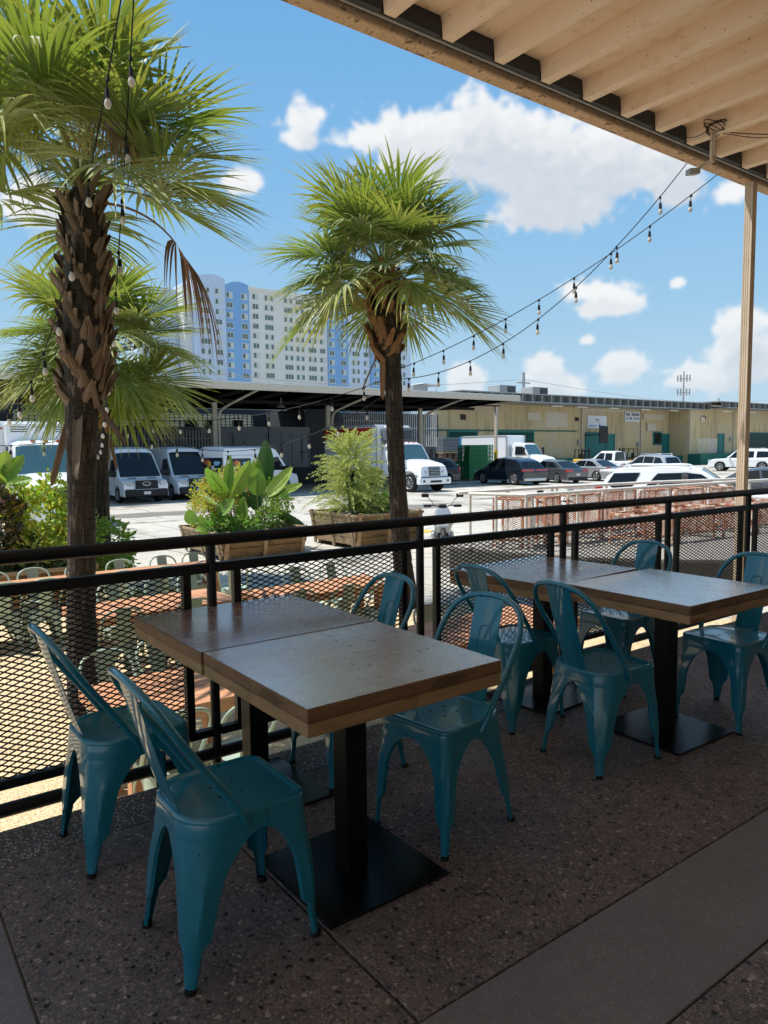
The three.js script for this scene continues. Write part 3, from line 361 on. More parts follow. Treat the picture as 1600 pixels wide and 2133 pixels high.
// ---------------------------------------------------------------- cabbage palms
function frondGeo(elev, seed, opt = {}) {            // fan leaf in the xy plane side, petiole from the origin towards +x
  const R = rng(seed), pos = [], col = [], dead = opt.dead, e = elev * Math.PI / 180, pl = (opt.pl ?? 0.72) * (0.85 + 0.3 * R());
  const quad = (a, b, c, d, ca, cb) => { pos.push(...a, ...b, ...c, ...a, ...c, ...d); col.push(...ca, ...ca, ...cb, ...ca, ...cb, ...cb); };
  // petiole curve
  const P = [], T = []; let x = 0.05, y = 0, a = e; const n = 10, bend = dead ? -1.05 : -0.35 - 0.25 * Math.cos(e);
  for (let i = 0; i <= n; i++) { P.push([x, y, 0]); T.push(a); a += bend / n; x += Math.cos(a) * pl / n; y += Math.sin(a) * pl / n; }
  const green = [0.26, 0.33, 0.08], pc = dead ? [0.8, 0.7, 0.6] : green;
  for (let i = 0; i < n; i++) { const w0 = lerp(0.024, 0.011, i / n), w1 = lerp(0.024, 0.011, (i + 1) / n), A = P[i], B = P[i + 1]; const nx = -Math.sin(T[i]), ny = Math.cos(T[i]);
    const ring = (p, w) => [[p[0], p[1], w], [p[0] + nx * w * 0.5, p[1] + ny * w * 0.5, 0], [p[0], p[1], -w], [p[0] - nx * w * 0.7, p[1] - ny * w * 0.7, 0]]; const r0 = ring(A, w0), r1 = ring(B, w1); for (let k = 0; k < 4; k++) quad(r0[k], r0[(k + 1) % 4], r1[(k + 1) % 4], r1[k], pc, pc); }
  const H = V(...P[n]), a0 = T[n], d = V(Math.cos(a0), Math.sin(a0), 0), nn = V(-Math.sin(a0), Math.cos(a0), 0), s = V(0, 0, 1), N = dead ? 34 : 54, amax = (dead ? 1.7 : 2.35), L = (opt.L ?? 0.93), da = 2 * amax / N;
  const hue = R(), gA = dead ? [0.9, 0.85, 0.8] : mixc([0.11, 0.21, 0.018], [0.19, 0.28, 0.022], hue), gB = dead ? [1.2, 1.1, 1] : mixc([0.26, 0.34, 0.05], [0.56, 0.47, 0.06], R() * (opt.yellow ?? 0.7));
  for (let k = 0; k < N; k++) {
    const ang = -amax + (k + 0.5) * da + (R() - 0.5) * 0.03, len = L * (0.72 + 0.28 * Math.cos(ang * 0.55)) * (0.88 + 0.2 * R()), curlS = (R() - 0.5) * 0.16, stiff = (dead ? 0.9 : 0.12 + 0.3 * R() ** 2 + 0.1 * Math.abs(ang)) * (opt.droop ?? 1);
    const v = d.clone().multiplyScalar(Math.cos(ang)).addScaledVector(s, Math.sin(ang) * (dead ? 0.75 : 1)).addScaledVector(nn, (dead ? 0 : 0.34 * Math.abs(Math.sin(ang)) - 0.12 * Math.cos(ang))).normalize();
    const t = d.clone().multiplyScalar(-Math.sin(ang)).addScaledVector(s, Math.cos(ang)), base = H.clone();
    if (Math.abs(ang) < 1.3) base.addScaledVector(d, 0.16 * Math.cos(ang)).addScaledVector(V(0, -1, 0), 0.02);       // the costa runs into the blade
    const rs = [0.01, 0.22, 0.42, 0.58, 0.72, 0.86, 1], pts = [];
    for (const q of rs) { const r = q * len, w = Math.min(r * da * 0.6, 0.023) * (q < 0.42 ? 1 : Math.pow(Math.max(0, 1 - (q - 0.42) / 0.58), 0.95)) + 0.0007, p = base.clone().addScaledVector(v, r).addScaledVector(t, curlS * q * q * len); p.y -= stiff * Math.pow(q, 2.6) * len * 1.15; if (stiff > 0.3) p.addScaledVector(v, -0.25 * Math.pow(q, 3) * len * stiff); pts.push([p, w * (0.9 + 0.1 * R()), q]); }
    const tint = 0.8 + 0.4 * R(); const c = (q) => mixc(gA, gB, clamp(q * 0.9 + (R() - 0.5) * 0.1)).map((z) => z * tint);
    for (let i = 0; i < pts.length - 1; i++) { const [p, w, q] = pts[i], [p2, w2, q2] = pts[i + 1], f = q < 0.4 ? 0.5 : 0.35;
      const l = p.clone().addScaledVector(t, -w), m = p.clone().addScaledVector(nn, -w * f), r = p.clone().addScaledVector(t, w), l2 = p2.clone().addScaledVector(t, -w2), m2 = p2.clone().addScaledVector(nn, -w2 * f), r2 = p2.clone().addScaledVector(t, w2), ca = c(q), cb = c(q2);
      quad(l.toArray(), m.toArray(), m2.toArray(), l2.toArray(), ca, cb); quad(m.toArray(), r.toArray(), r2.toArray(), m2.toArray(), ca, cb); }
  }
  const g = new THREE.BufferGeometry(); g.setAttribute('position', new THREE.Float32BufferAttribute(pos, 3)); g.setAttribute('color', new THREE.Float32BufferAttribute(col, 3)); g.computeVertexNormals(); return clean(g);
}
const ELEV = [82, 62, 42, 22, 2, -20, -42];
const fronds = ELEV.map((e, i) => [frondGeo(e, 100 + i, { droop: 0.4 }), frondGeo(e - 6, 200 + i, { droop: 0.7 }), frondGeo(e + 5, 300 + i, { yellow: 1, droop: 0.95 })]);
const deadFronds = [frondGeo(8, 400, { dead: true, pl: 0.85, L: 0.62 }), frondGeo(20, 401, { dead: true, pl: 0.5, L: 0.6 })];
function bootGeo(seed, L = 0.26) {                  // an old leaf base: a split strap rising from the trunk
  const R = rng(seed), curve = 0.1 + 0.2 * R(), lean = (R() - 0.5) * 0.06, g = [];
  const f = (side) => grid(4, 8, (u, v) => { const w = lerp(0.046, 0.03, v) * (0.9 + 0.2 * Math.sin(v * 3)), q = (u * 2 - 1), out = 0.012 + 0.03 * v + curve * v * v * 0.16; return [out + (side ? 0.011 : 0) + 0.012 * (1 - q * q), v * L * (1 + 0.05 * Math.sin(q * 9 + L * 90) * v), q * w + lean * v]; });
  const a = f(0), b = f(1); return mg([a, b, grid(1, 8, (u, v) => { const w = lerp(0.046, 0.03, v) * (0.9 + 0.2 * Math.sin(v * 3)); const out = 0.012 + 0.03 * v + curve * v * v * 0.16; return [out + u * 0.011, v * L * (1 - 0.12 * v), -w + lean * v]; }), grid(1, 8, (u, v) => { const w = lerp(0.046, 0.03, v) * (0.9 + 0.2 * Math.sin(v * 3)); const out = 0.012 + 0.03 * v + curve * v * v * 0.16; return [out + u * 0.011, v * L * (1 - 0.12 * v), w + lean * v]; })]);
}
const boots = [0, 1, 2, 3, 4].map((i) => bootGeo(500 + i, 0.27 + 0.03 * i));
function palm(label, base, path, bootY, o) {
  // path: trunk centre line [x, y, z, radius]; bootY: [from, to] heights of the old leaf bases
  const t = thing('palm_tree', label, 'palm tree', base), R = rng(o.seed), b = V(...base);
  const pts = path.map(([x, y, z]) => V(x, y, z).sub(b)), curve = new THREE.CatmullRomCurve3(pts), rad = (v) => { const k = v * (path.length - 1), i = Math.min(path.length - 2, Math.floor(k)); return lerp(path[i][3], path[i + 1][3], k - i); };
  const H = path.at(-1)[1] - path[0][1];
  const trunk = grid(28, 90, (u, v) => { const p = curve.getPoint(v), a = u * Math.PI * 2, r = rad(v) * (1 + 0.1 * (fbm(u * 12, v * 60, 60, 3, o.seed) - 0.5) + 0.035 * Math.sin(v * H * 62 + 3 * vn(u * 6, v * 8, 6, 2))); return [p.x + r * Math.cos(a), p.y, p.z + r * Math.sin(a)]; });
  { const uv = trunk.attributes.uv; for (let i = 0; i < uv.count; i++) uv.setXY(i, uv.getX(i), uv.getY(i) * H * 0.9); }
  mesh('trunk', trunk, M.bark, t);
  const at = (y) => { const v = clamp((y - path[0][1]) / H); return [curve.getPoint(v), rad(v)]; };
  const nb = Math.round((bootY[1] - bootY[0]) * o.bootDens);
  for (let i = 0; i < nb; i++) { const y = lerp(bootY[0], bootY[1], i / nb), [p, r] = at(y), a = i * 2.39996 + 0.25 * R(); const m = mesh('leaf_base', boots[Math.floor(R() * 5)], o.bootMat, t); m.position.set(p.x + Math.cos(a) * r * 0.86, y - b.y - 0.04, p.z + Math.sin(a) * r * 0.86); m.rotation.set(0, -a, 0, 'YXZ'); m.rotation.x = (i % 2 ? 1 : -1) * (0.38 + 0.22 * R()); m.rotation.z = 0.03 - 0.1 * R(); m.scale.setScalar(o.bootScale * (0.85 + 0.3 * R())); }
  for (const [y, az, rx, rz, s] of o.hanging ?? []) { const [p, r] = at(y); const m = mesh('leaf_base', boots[3], o.bootMat, t); m.position.set(p.x + Math.cos(az) * r, y - b.y, p.z + Math.sin(az) * r); m.rotation.order = 'YXZ'; m.rotation.set(rx, -az, rz); m.scale.set(1, s, 1); }
  const [top] = at(path.at(-1)[1]);
  for (let i = 0; i < o.n; i++) {
    const k = i / o.n, e = Math.min(6, Math.floor((0.02 + 0.98 * Math.pow(k, 0.85)) * (o.low ?? 7))), m = mesh('frond', fronds[e][(i + Math.floor(R() * 2)) % 3], M.frond, t);
    m.position.set(top.x, top.y + (o.lift ?? 0) - 0.02 - 0.2 * k, top.z); m.rotation.order = 'YXZ'; m.rotation.y = i * 2.39996 + o.turn + (R() - 0.5) * 0.25; m.rotation.x = (R() - 0.5) * 0.7; m.scale.setScalar(o.size * (0.9 + 0.2 * R()));
  }
  for (const [az, dy, which, s, mt] of o.dead ?? []) { const m = mesh('dead_frond', deadFronds[which], mt, t); m.position.set(top.x, top.y + dy, top.z); m.rotation.y = az; m.scale.setScalar(s); }
  for (const [az, len, up, drop] of o.fruit ?? []) {
    const g = [], q = rng(o.seed + az * 100), dx = Math.cos(az), dz = -Math.sin(az), spine = []; for (let i = 0; i <= 8; i++) { const f = i / 8; spine.push([top.x + dx * len * f, top.y + up * Math.sin(f * 2.2) * 1.2 - drop * f * f, top.z + dz * len * f]); }
    g.push(tube(spine, 0.008, 12, 5));
    for (let i = 0; i < 70; i++) { const f = 0.3 + 0.7 * q(), k = Math.min(7, Math.floor(f * 8)), c = spine[k], l = 0.12 + 0.2 * q(), a = q() * 6.28, e2 = [c[0] + Math.cos(a) * l * 0.6, c[1] - l * (0.3 + 0.7 * q()), c[2] + Math.sin(a) * l * 0.6]; g.push(rod(c, e2, 0.0025, 3, 0.0018)); for (let j = 0; j < 5; j++) { const h = 0.3 + 0.7 * q(), s2 = 0.05; g.push(rod([lerp(c[0], e2[0], h), lerp(c[1], e2[1], h), lerp(c[2], e2[2], h)], [lerp(c[0], e2[0], h) + (q() - 0.5) * s2, lerp(c[1], e2[1], h) - q() * s2, lerp(c[2], e2[2], h) + (q() - 0.5) * s2], 0.003, 3, 0.0045)); } }
    mesh('fruit_stalk', g, M.fruit, t, true);
  }
  return t;
}
palm('large palm beside the dock with a criss-cross trunk of old leaf bases', [1.62, LOT, -6.75], [[1.62, LOT, -6.75, 0.15], [1.64, 0, -6.8, 0.125], [1.7, 1, -6.85, 0.115], [1.745, 1.8, -6.88, 0.14], [1.8, 2.7, -6.92, 0.16], [1.86, 3.62, -6.98, 0.15], [1.87, 3.85, -7, 0.06]], [1.85, 3.66],
  { seed: 11, bootDens: 84, bootMat: M.boot, bootScale: 0.86, n: 29, lift: 0.12, turn: 0.4, size: 1.06, low: 3.7, dead: [[-0.6, -0.18, 0, 1.0, M.dead], [-1.25, 0.62, 1, 0.8, M.deadGrey]], fruit: [[-1.5, 0.45, 0.5, 0.1], [-2.3, 0.6, 0.6, 0.1]], hanging: [[1.83, -2.2, 0.1, -2.75, 1.9], [1.8, 2.2, 0.2, -2.5, 1.8], [1.86, 0.7, 0.5, -2.6, 1.1]] });
palm('middle palm with a slim dark trunk rising behind the railing', [6.66, LOT, -8.4], [[6.66, LOT, -8.4, 0.17], [6.6, -0.3, -8.46, 0.145], [6.56, 0.6, -8.5, 0.135], [6.57, 1.6, -8.58, 0.125], [6.62, 2.6, -8.7, 0.13], [6.6, 3.2, -8.78, 0.19], [6.6, 3.85, -8.86, 0.17], [6.6, 4.05, -8.88, 0.06]], [2.75, 3.9],
  { seed: 23, bootDens: 80, bootMat: M.bootTan, bootScale: 1.05, n: 43, lift: 0.1, turn: 1.1, size: 1.06, low: 4.75, fruit: [[2.3, 0.65, 0.5, 0.25], [0.3, 1.0, 0.35, 1.3], [3.4, 0.7, 0.2, 0.9], [-1.4, 0.7, 0.5, 0.2]], hanging: [[2.75, 2.6, 0.1, -2.8, 1.6], [2.8, -2.7, 0.2, -2.6, 1.5]] });
palm('shorter palm standing directly behind the large palm', [3.46, LOT, -12.7], [[3.46, LOT, -12.7, 0.16], [3.46, 0.3, -12.7, 0.135], [3.5, 1.6, -12.74, 0.13], [3.52, 2.2, -12.76, 0.18], [3.56, 3.0, -12.79, 0.2], [3.56, 3.25, -12.8, 0.06]], [1.75, 3.05],
  { seed: 37, bootDens: 44, bootMat: M.bootTan, bootScale: 1.15, n: 44, turn: 2.0, size: 1.08, low: 5.7, fruit: [[2.6, 0.6, 0.5, 0.2]], hanging: [[1.75, -0.9, 0.3, -2.3, 1.7], [1.7, -0.4, 0.1, -2.75, 1.6], [1.72, -1.6, -0.1, -2.9, 1.6]] });

// ---------------------------------------------------------------- planters: tapered boxes of weathered planks
function planter(label, x0, x1, z0, z1, h, taper, mat, rows) {  // z0 = front
  const t = thing('planter_box', label, 'planter', [(x0 + x1) / 2, LOT, (z0 + z1) / 2]), w = (x1 - x0) / 2, d = (z0 - z1) / 2, R = rng(x0 * 100 | 0), y0 = 0.1, yAt = (i) => y0 + (h - y0) * i / rows, ins = (y) => taper * (1 - y / h);
  mesh('soil', [bx(-w + 0.1, w - 0.1, 0.12, h - 0.09, -d + 0.1, d - 0.1)], M.soil, t);
  for (let i = 0; i < rows; i++) {
    const a = yAt(i) + 0.006, b = yAt(i + 1) - 0.006, o = ins((a + b) / 2), tilt = Math.atan2(taper, h), plank = (len) => { const g = bx(-len / 2, len / 2, a - (a + b) / 2, b - (a + b) / 2, -0.018, 0.018, 0.004); return tri(g, 1, R() * 7, R() * 7); };
    for (const s of [1, -1]) { const m = mesh('plank', plank(2 * (w - o) - 0.04), s > 0 ? mat : M.plank, t); m.position.set(0, (a + b) / 2, s * (d - o)); m.rotation.x = s * tilt; }
    for (const s of [1, -1]) { const m = mesh('plank', plank(2 * (d - o) - 0.04), M.plank, t); m.position.set(s * (w - o), (a + b) / 2, 0); m.rotation.order = 'YXZ'; m.rotation.set(tilt, s * Math.PI / 2, 0); }
  }
  const stile = (x, z, ry, m) => { const g = ext([[-0.045, 0], [0.045, 0], [0.045, h + 0.02], [-0.045, h + 0.02]], 0.045, 0.004); const o = mesh('stile', tri(g, 1, R() * 5, R() * 5), m, t); o.position.set(x, 0.03, z); o.rotation.order = 'YXZ'; o.rotation.set(Math.atan2(taper, h), ry, 0); return o; };
  for (const f of [-1, -0.02, 1]) { stile(f * (w - taper - 0.03), d - taper + 0.032, 0, mat === M.plank ? M.plank : M.ply); }
  for (const f of [-0.93, 0, 0.9]) { stile(-(w - taper) - 0.032, f * (d - taper), -Math.PI / 2, M.plank); stile(w - taper + 0.032, f * (d - taper), Math.PI / 2, M.plank); }
  for (const s of [1, -1]) { mesh('skid', [bx(-w + taper + 0.05, w - taper - 0.05, 0.003, 0.1, s * (d - taper - 0.1) - 0.05, s * (d - taper - 0.1) + 0.05)], M.plank, t); mesh('top_rail', tri(bx(-w - 0.01, w + 0.01, h - 0.05, h + 0.012, s * d - 0.03, s * d + 0.03, 0.006)), M.plank, t); }
  for (const s of [1, -1]) mesh('top_rail', tri(bx(s * w - 0.03, s * w + 0.03, h - 0.045, h + 0.008, -d + 0.031, d - 0.031, 0.006)), M.plank, t);
  return t;
}
planter('long plank planter box at left behind the palms', -1.2, 3.0, -11.35, -13.5, 0.66, 0.06, M.plankDark, 3);
planter('tapered plank planter box holding the broad-leaved plant', 6.28, 8.43, -14.25, -16.6, 0.6, 0.12, M.plankDark, 3);
planter('grey plank planter box holding the feathery shrub', 9.42, 11.45, -13.85, -15.9, 0.82, 0.1, M.plankDark, 4);

// ---------------------------------------------------------------- shrubs
function leafCloud(seed, blobs, n, size, cols, o = {}) {       // leaves spread in the shells of blobs [x, y, z, rx, ry, rz]
  const R = rng(seed), pos = [], col = [], W = blobs.map((b) => b[3] * b[4]), sum = W.reduce((a, b) => a + b, 0);
  for (let i = 0; i < n; i++) {
    let q = R() * sum, k = 0; while (q > W[k]) q -= W[k++]; const b = blobs[k];
    const th = R() * 6.283, cz = R() * 2 - 1, sr = Math.sqrt(1 - cz * cz), rr = Math.pow(0.25 + 0.75 * R(), 0.6) * (0.75 + 0.45 * fbm(th * 2 + k, cz * 3 + 9, 64, 3, seed)), p = V(b[0] + b[3] * rr * sr * Math.cos(th), b[1] + b[4] * rr * cz, b[2] + b[5] * rr * sr * Math.sin(th));
    const dir = V(R() - 0.5, R() * (o.up ?? 0.8) - 0.2, R() - 0.5).addScaledVector(V(sr * Math.cos(th), cz, sr * Math.sin(th)), 0.7).normalize(), sd = V(R() - 0.5, R() - 0.5, R() - 0.5).cross(dir).normalize(), s = size * (0.6 + 0.8 * R()), w = s * (o.w ?? 0.28), nr = V().crossVectors(dir, sd), tip = p.clone().addScaledVector(dir, s).addScaledVector(nr, -s * 0.15), mid = p.clone().addScaledVector(dir, s * 0.5), l = mid.clone().addScaledVector(sd, w).addScaledVector(nr, s * 0.08), r = mid.clone().addScaledVector(sd, -w).addScaledVector(nr, s * 0.08);
    pos.push(...p.toArray(), ...l.toArray(), ...tip.toArray(), ...p.toArray(), ...tip.toArray(), ...r.toArray());
    const h = R(), c = mixc(cols[0], cols[1], h).map((z) => z * (0.75 + 0.5 * R())), cc = R() < (o.accent ?? 0) ? o.accentCol : c; for (let j = 0; j < 6; j++) col.push(...cc);
  }
  const g = new THREE.BufferGeometry(); g.setAttribute('position', new THREE.Float32BufferAttribute(pos, 3)); g.setAttribute('color', new THREE.Float32BufferAttribute(col, 3)); g.computeVertexNormals(); return clean(g);
}
function shrub(name, label, base, blobs, n, size, cols, seed, o) {
  const t = thing(name, label, 'shrub', base), R = rng(seed + 1);
  mesh('foliage', leafCloud(seed, blobs, n, size, cols, o), M.leaf, t, true);
  const st = []; for (const b of blobs) for (let k = 0; k < 2; k++) st.push(tube([[(R() - 0.5) * 0.1, -0.05, (R() - 0.5) * 0.1], [b[0] * 0.5, b[1] * 0.45, b[2] * 0.5], [b[0] + (R() - 0.5) * b[3], b[1] + (R() - 0.3) * b[4], b[2] + (R() - 0.5) * b[5]]], 0.009, 10, 5)); mesh('stem', st, M.twig, t);
  return t;
}
const lime = [[0.36, 0.5, 0.03], [0.66, 0.68, 0.07]], mid = [[0.15, 0.32, 0.025], [0.34, 0.48, 0.05]], deep = [[0.05, 0.11, 0.02], [0.14, 0.23, 0.04]], gold = [[0.38, 0.44, 0.03], [0.66, 0.56, 0.05]];
shrub('leafy_shrub', 'tall lime green shrub beside the large palm trunk in the left planter', [2.42, -0.27, -11.95], [[0, 0.7, 0, 0.55, 0.5, 0.45], [-0.35, 1.0, 0, 0.24, 0.34, 0.25], [0.4, 0.55, 0, 0.4, 0.5, 0.4], [0.15, 1.15, 0, 0.22, 0.28, 0.22], [-0.15, 0.35, 0.25, 0.55, 0.35, 0.35]], 3600, 0.08, lime, 701, { w: 0.3 });
shrub('leafy_shrub', 'dark drooping shrub hanging over the right end of the left planter', [3.0, -0.27, -11.9], [[0.3, 0.25, 0.1, 0.42, 0.42, 0.35], [0.45, -0.02, 0.15, 0.25, 0.3, 0.25], [-0.2, 0.12, 0.3, 0.5, 0.3, 0.3]], 1700, 0.085, mid, 703, { w: 0.3, up: 0.2 });
shrub('croton', 'dark red and yellow croton at the left frame edge', [1.75, -0.27, -11.75], [[0, 0.75, 0, 0.3, 0.5, 0.28], [0.12, 0.3, 0, 0.3, 0.35, 0.3], [-0.15, 1.1, 0, 0.22, 0.25, 0.2]], 760, 0.15, [[0.09, 0.045, 0.03], [0.10, 0.10, 0.02]], 705, { w: 0.22, accent: 0.25, accentCol: [0.42, 0.26, 0.03] });
shrub('ground_plant', 'low mixed green plants along the front of the left planter', [2.2, -0.27, -11.65], [[0, 0.1, 0, 0.7, 0.25, 0.2], [-0.5, 0.15, 0, 0.4, 0.28, 0.2], [0.5, 0.1, 0.05, 0.35, 0.2, 0.2]], 1300, 0.1, deep, 707, { w: 0.3, accent: 0.12, accentCol: [0.3, 0.34, 0.12] });
shrub('golden_shrub', 'yellow green shrub at the left of the broad-leaved plant', [6.85, -0.35, -15.6], [[0, 0.75, -0.2, 0.62, 0.5, 0.5], [-0.35, 0.4, 0, 0.4, 0.4, 0.4], [0.5, 1.05, -0.3, 0.55, 0.4, 0.4], [0.2, 0.5, 0, 0.5, 0.4, 0.4]], 4600, 0.06, gold, 709, { w: 0.3 });
shrub('leafy_shrub', 'small dark leaved shrub at the right end of the middle planter', [8.05, -0.35, -15.3], [[0, 0.3, 0, 0.42, 0.36, 0.4], [0.3, 0.5, -0.1, 0.3, 0.3, 0.3], [-0.3, 0.2, 0.2, 0.4, 0.3, 0.3], [0.2, 0.85, -0.4, 0.35, 0.3, 0.3]], 2600, 0.06, mid, 711, { w: 0.33 });
shrub('ground_plant', 'bright green foliage at the left front of the middle planter', [6.75, -0.35, -15.0], [[-0.2, 0.12, 0, 0.4, 0.25, 0.3], [0.3, 0.1, 0.1, 0.4, 0.22, 0.25]], 900, 0.1, [[0.16, 0.36, 0.03], [0.3, 0.48, 0.06]], 713, { w: 0.35 });
shrub('fern', 'low bright fern at the right of the feathery shrub', [10.75, -0.16, -14.9], [[0, 0.2, 0, 0.55, 0.32, 0.5], [0.4, 0.18, 0.1, 0.4, 0.25, 0.4], [-0.3, 0.35, -0.2, 0.35, 0.35, 0.4]], 3600, 0.13, [[0.22, 0.44, 0.04], [0.45, 0.58, 0.08]], 715, { w: 0.06, up: 1.6 });
{ // feathery shrub: arching sprays set with tiny leaves
  const t = thing('feathery_shrub', 'tall feathery pale green shrub in the grey planter', 'shrub', [9.95, -0.16, -14.75]), R = rng(717), pos = [], col = [], st = [];
  for (let i = 0; i < 520; i++) {
    const az = R() * 6.283, lvl = R(), y0 = 0.1 + lvl * 1.75, r0 = 0.15 + 0.35 * R() * (1 - lvl * 0.6), len = (0.4 + 0.5 * R()) * (1.15 - 0.4 * lvl), rise = (lvl > 0.7 ? 0.9 : 0.35) + 0.5 * R(), p0 = V(Math.cos(az) * r0, y0, Math.sin(az) * r0), d = V(Math.cos(az), rise, Math.sin(az)).normalize(), pts = [];
    for (let k = 0; k <= 10; k++) { const f = k / 10, p = p0.clone().addScaledVector(d, len * f); p.y -= (0.28 - 0.16 * lvl) * f * f * len * 2.2; pts.push(p); }
    st.push(tube([pts[0], pts[3], pts[6], pts[10]].map((p) => p.toArray()), 0.0032, 6, 3));
    for (let k = 0; k < 64; k++) { const f = R(), j = Math.min(9, Math.floor(f * 10)), p = pts[j].clone().lerp(pts[j + 1], f * 10 - j), q = V(R() - 0.5, R() - 0.25, R() - 0.5).normalize(), s2 = V(R() - 0.5, R() - 0.5, R() - 0.5).cross(q).normalize(), L = 0.024 + 0.026 * R(), a = p.clone().addScaledVector(q, L), b = p.clone().addScaledVector(q, L * 0.5).addScaledVector(s2, 0.01), c = p.clone().addScaledVector(q, L * 0.5).addScaledVector(s2, -0.01); pos.push(...p.toArray(), ...b.toArray(), ...a.toArray(), ...p.toArray(), ...a.toArray(), ...c.toArray()); const cc = mixc([0.4, 0.48, 0.07], [0.7, 0.7, 0.2], R()); for (let z = 0; z < 6; z++) col.push(...cc); }
  }
  for (let k = 0; k < 9; k++) { const a = R() * 6.28; st.push(tube([[0, -0.05, 0], [Math.cos(a) * 0.12, 0.6, Math.sin(a) * 0.12], [Math.cos(a) * 0.25, 1.5 * (0.6 + 0.4 * R()), Math.sin(a) * 0.25]], 0.012, 10, 5)); }
  const g = new THREE.BufferGeometry(); g.setAttribute('position', new THREE.Float32BufferAttribute(pos, 3)); g.setAttribute('color', new THREE.Float32BufferAttribute(col, 3)); g.computeVertexNormals();
  mesh('foliage', clean(g), M.leaf, t, true); mesh('stem', st, M.stalk, t);
}
function paddle(b, tip, w, fold = 0.25, roll = 0) {            // one broad leaf from its base to its tip
  const B = V(...b), T = V(...tip), d = T.clone().sub(B), L = d.length(); d.normalize(); let s = V(0.8, 0, 0.6); s.addScaledVector(d, -s.dot(d)).normalize(); s.applyAxisAngle(d, roll); const n = V().crossVectors(s, d).normalize();
  return grid(8, 16, (u, v) => { const q = u * 2 - 1, ww = w * 0.5 * Math.pow(Math.sin(Math.PI * clamp(0.03 + 0.95 * Math.pow(v, 0.8))), 0.65), p = B.clone().addScaledVector(d, v * L).addScaledVector(s, q * ww).addScaledVector(n, fold * Math.abs(q) * ww + 0.012 * Math.sin(v * 40 + q * 2) * Math.abs(q) - 0.14 * L * Math.sin(v * 2.6) * 0.4); return p.toArray(); });
}
{
  const base = [7.45, -0.35, -15.3], t = thing('broad_leaved_plant', 'large paddle leaved plant with upright glossy leaves in the middle planter', 'plant', base), rel = (p) => [p[0] - base[0], p[1] - base[1], p[2] - base[2]], R = rng(719);
  const D = M.bigLeafDark, G = M.bigLeaf, P = M.bigLeafPale;
  const L = [[7, 0.39, -15.5, 6.46, 1, -15.2, 0.31, G], [6.99, 0.49, -15.4, 7, 1.27, -15.28, 0.2, G], [7.11, 0.38, -15.4, 7.43, 1.13, -15.25, 0.28, P], [7.96, 0.5, -15.9, 7.88, 1.22, -15.7, 0.32, G], [8.15, 0.6, -15.8, 8.12, 1.58, -15.68, 0.34, D], [7.62, 0.42, -15.2, 7.59, 0.99, -15.08, 0.35, G], [7.94, 0.38, -15.3, 8.45, 0.99, -15.18, 0.28, P], [8.35, 0.43, -15.5, 8.84, 0.62, -15.38, 0.18, P], [6.64, 0.25, -15.1, 6.16, 0.5, -14.95, 0.22, P], [6.56, 0.05, -14.95, 6.8, 0.37, -14.8, 0.28, G], [7.13, -0.2, -14.95, 7.09, 0.37, -14.85, 0.29, G], [7.03, -0.18, -15.6, 6.56, 0.24, -15.5, 0.24, D], [7.55, 0.1, -15.6, 7.36, 0.5, -15.5, 0.3, D], [8.16, 0.27, -15.2, 8.58, 0.33, -15.1, 0.15, P], [8.1, -0.05, -15.2, 8.64, -0.3, -15.0, 0.21, D], [8.13, 0.45, -16, 8.42, 0.78, -15.9, 0.24, P], [7.3, 0.2, -15.7, 7.35, 0.75, -15.75, 0.26, D], [7.7, 0.05, -15.5, 7.8, 0.55, -15.5, 0.26, D]];
  for (const l of L) { const b = rel(l.slice(0, 3)), tp = rel(l.slice(3, 6)), o = mesh('leaf', paddle(b, [b[0] + (tp[0] - b[0]) * 1.14, b[1] + (tp[1] - b[1]) * 1.1, b[2] + (tp[2] - b[2]) * 1.14], l[6] * 1.22, 0.3, (R() - 0.5) * 1.1), l[7], t); const root = [(b[0] < 0 ? -0.38 : 0.3) + (R() - 0.5) * 0.2, 0, (R() - 0.5) * 0.2]; mesh('stalk', [tube([root, [lerp(root[0], b[0], 0.45), b[1] * 0.5, lerp(root[2], b[2], 0.5)], b, [lerp(b[0], tp[0], 0.85), lerp(b[1], tp[1], 0.85), lerp(b[2], tp[2], 0.85) - 0.005]], 0.011, 16, 6)], M.stalk, o); }
  const e = thing('elephant_ear', 'round bright leaf at the left corner of the middle planter', 'plant', [6.35, -0.35, -14.9]); mesh('leaf', paddle([-0.42, 0.24, 0.0], [-0.5, 0.56, 0.06], 0.3, 0.2), M.bigLeaf, e); mesh('leaf', paddle([-0.18, 0.18, 0.0], [-0.26, 0.42, 0.04], 0.2, 0.2), M.bigLeaf, e); mesh('stalk', [tube([[0, 0, 0], [-0.25, 0.2, 0], [-0.42, 0.26, 0]], 0.008, 10, 5), tube([[0, 0, 0], [-0.12, 0.14, 0], [-0.18, 0.19, 0]], 0.007, 10, 5)], M.stalk, e);
  const f = thing('fiddle_leaf_plant', 'broad rounded lime leaves at the left frame edge', 'plant', [1.85, -0.27, -11.9]); for (const [b2, t2, w, m] of [[[0, 1.35, 0], [0.08, 1.75, 0.05], 0.24, P], [[0, 1.32, 0.03], [0.3, 1.68, 0.06], 0.24, G], [[0.05, 1.28, 0], [0.4, 1.34, 0.1], 0.2, G], [[-0.02, 1.3, 0], [-0.25, 1.62, 0.1], 0.22, G], [[-0.02, 1.22, 0.05], [-0.12, 1.45, 0.25], 0.22, P]]) mesh('leaf', paddle(b2, t2, w, 0.3, 0.4), m, f); mesh('stem', [tube([[0, 0, 0], [0.03, 0.7, 0], [0, 1.35, 0]], 0.014, 10, 6)], M.twig, f);
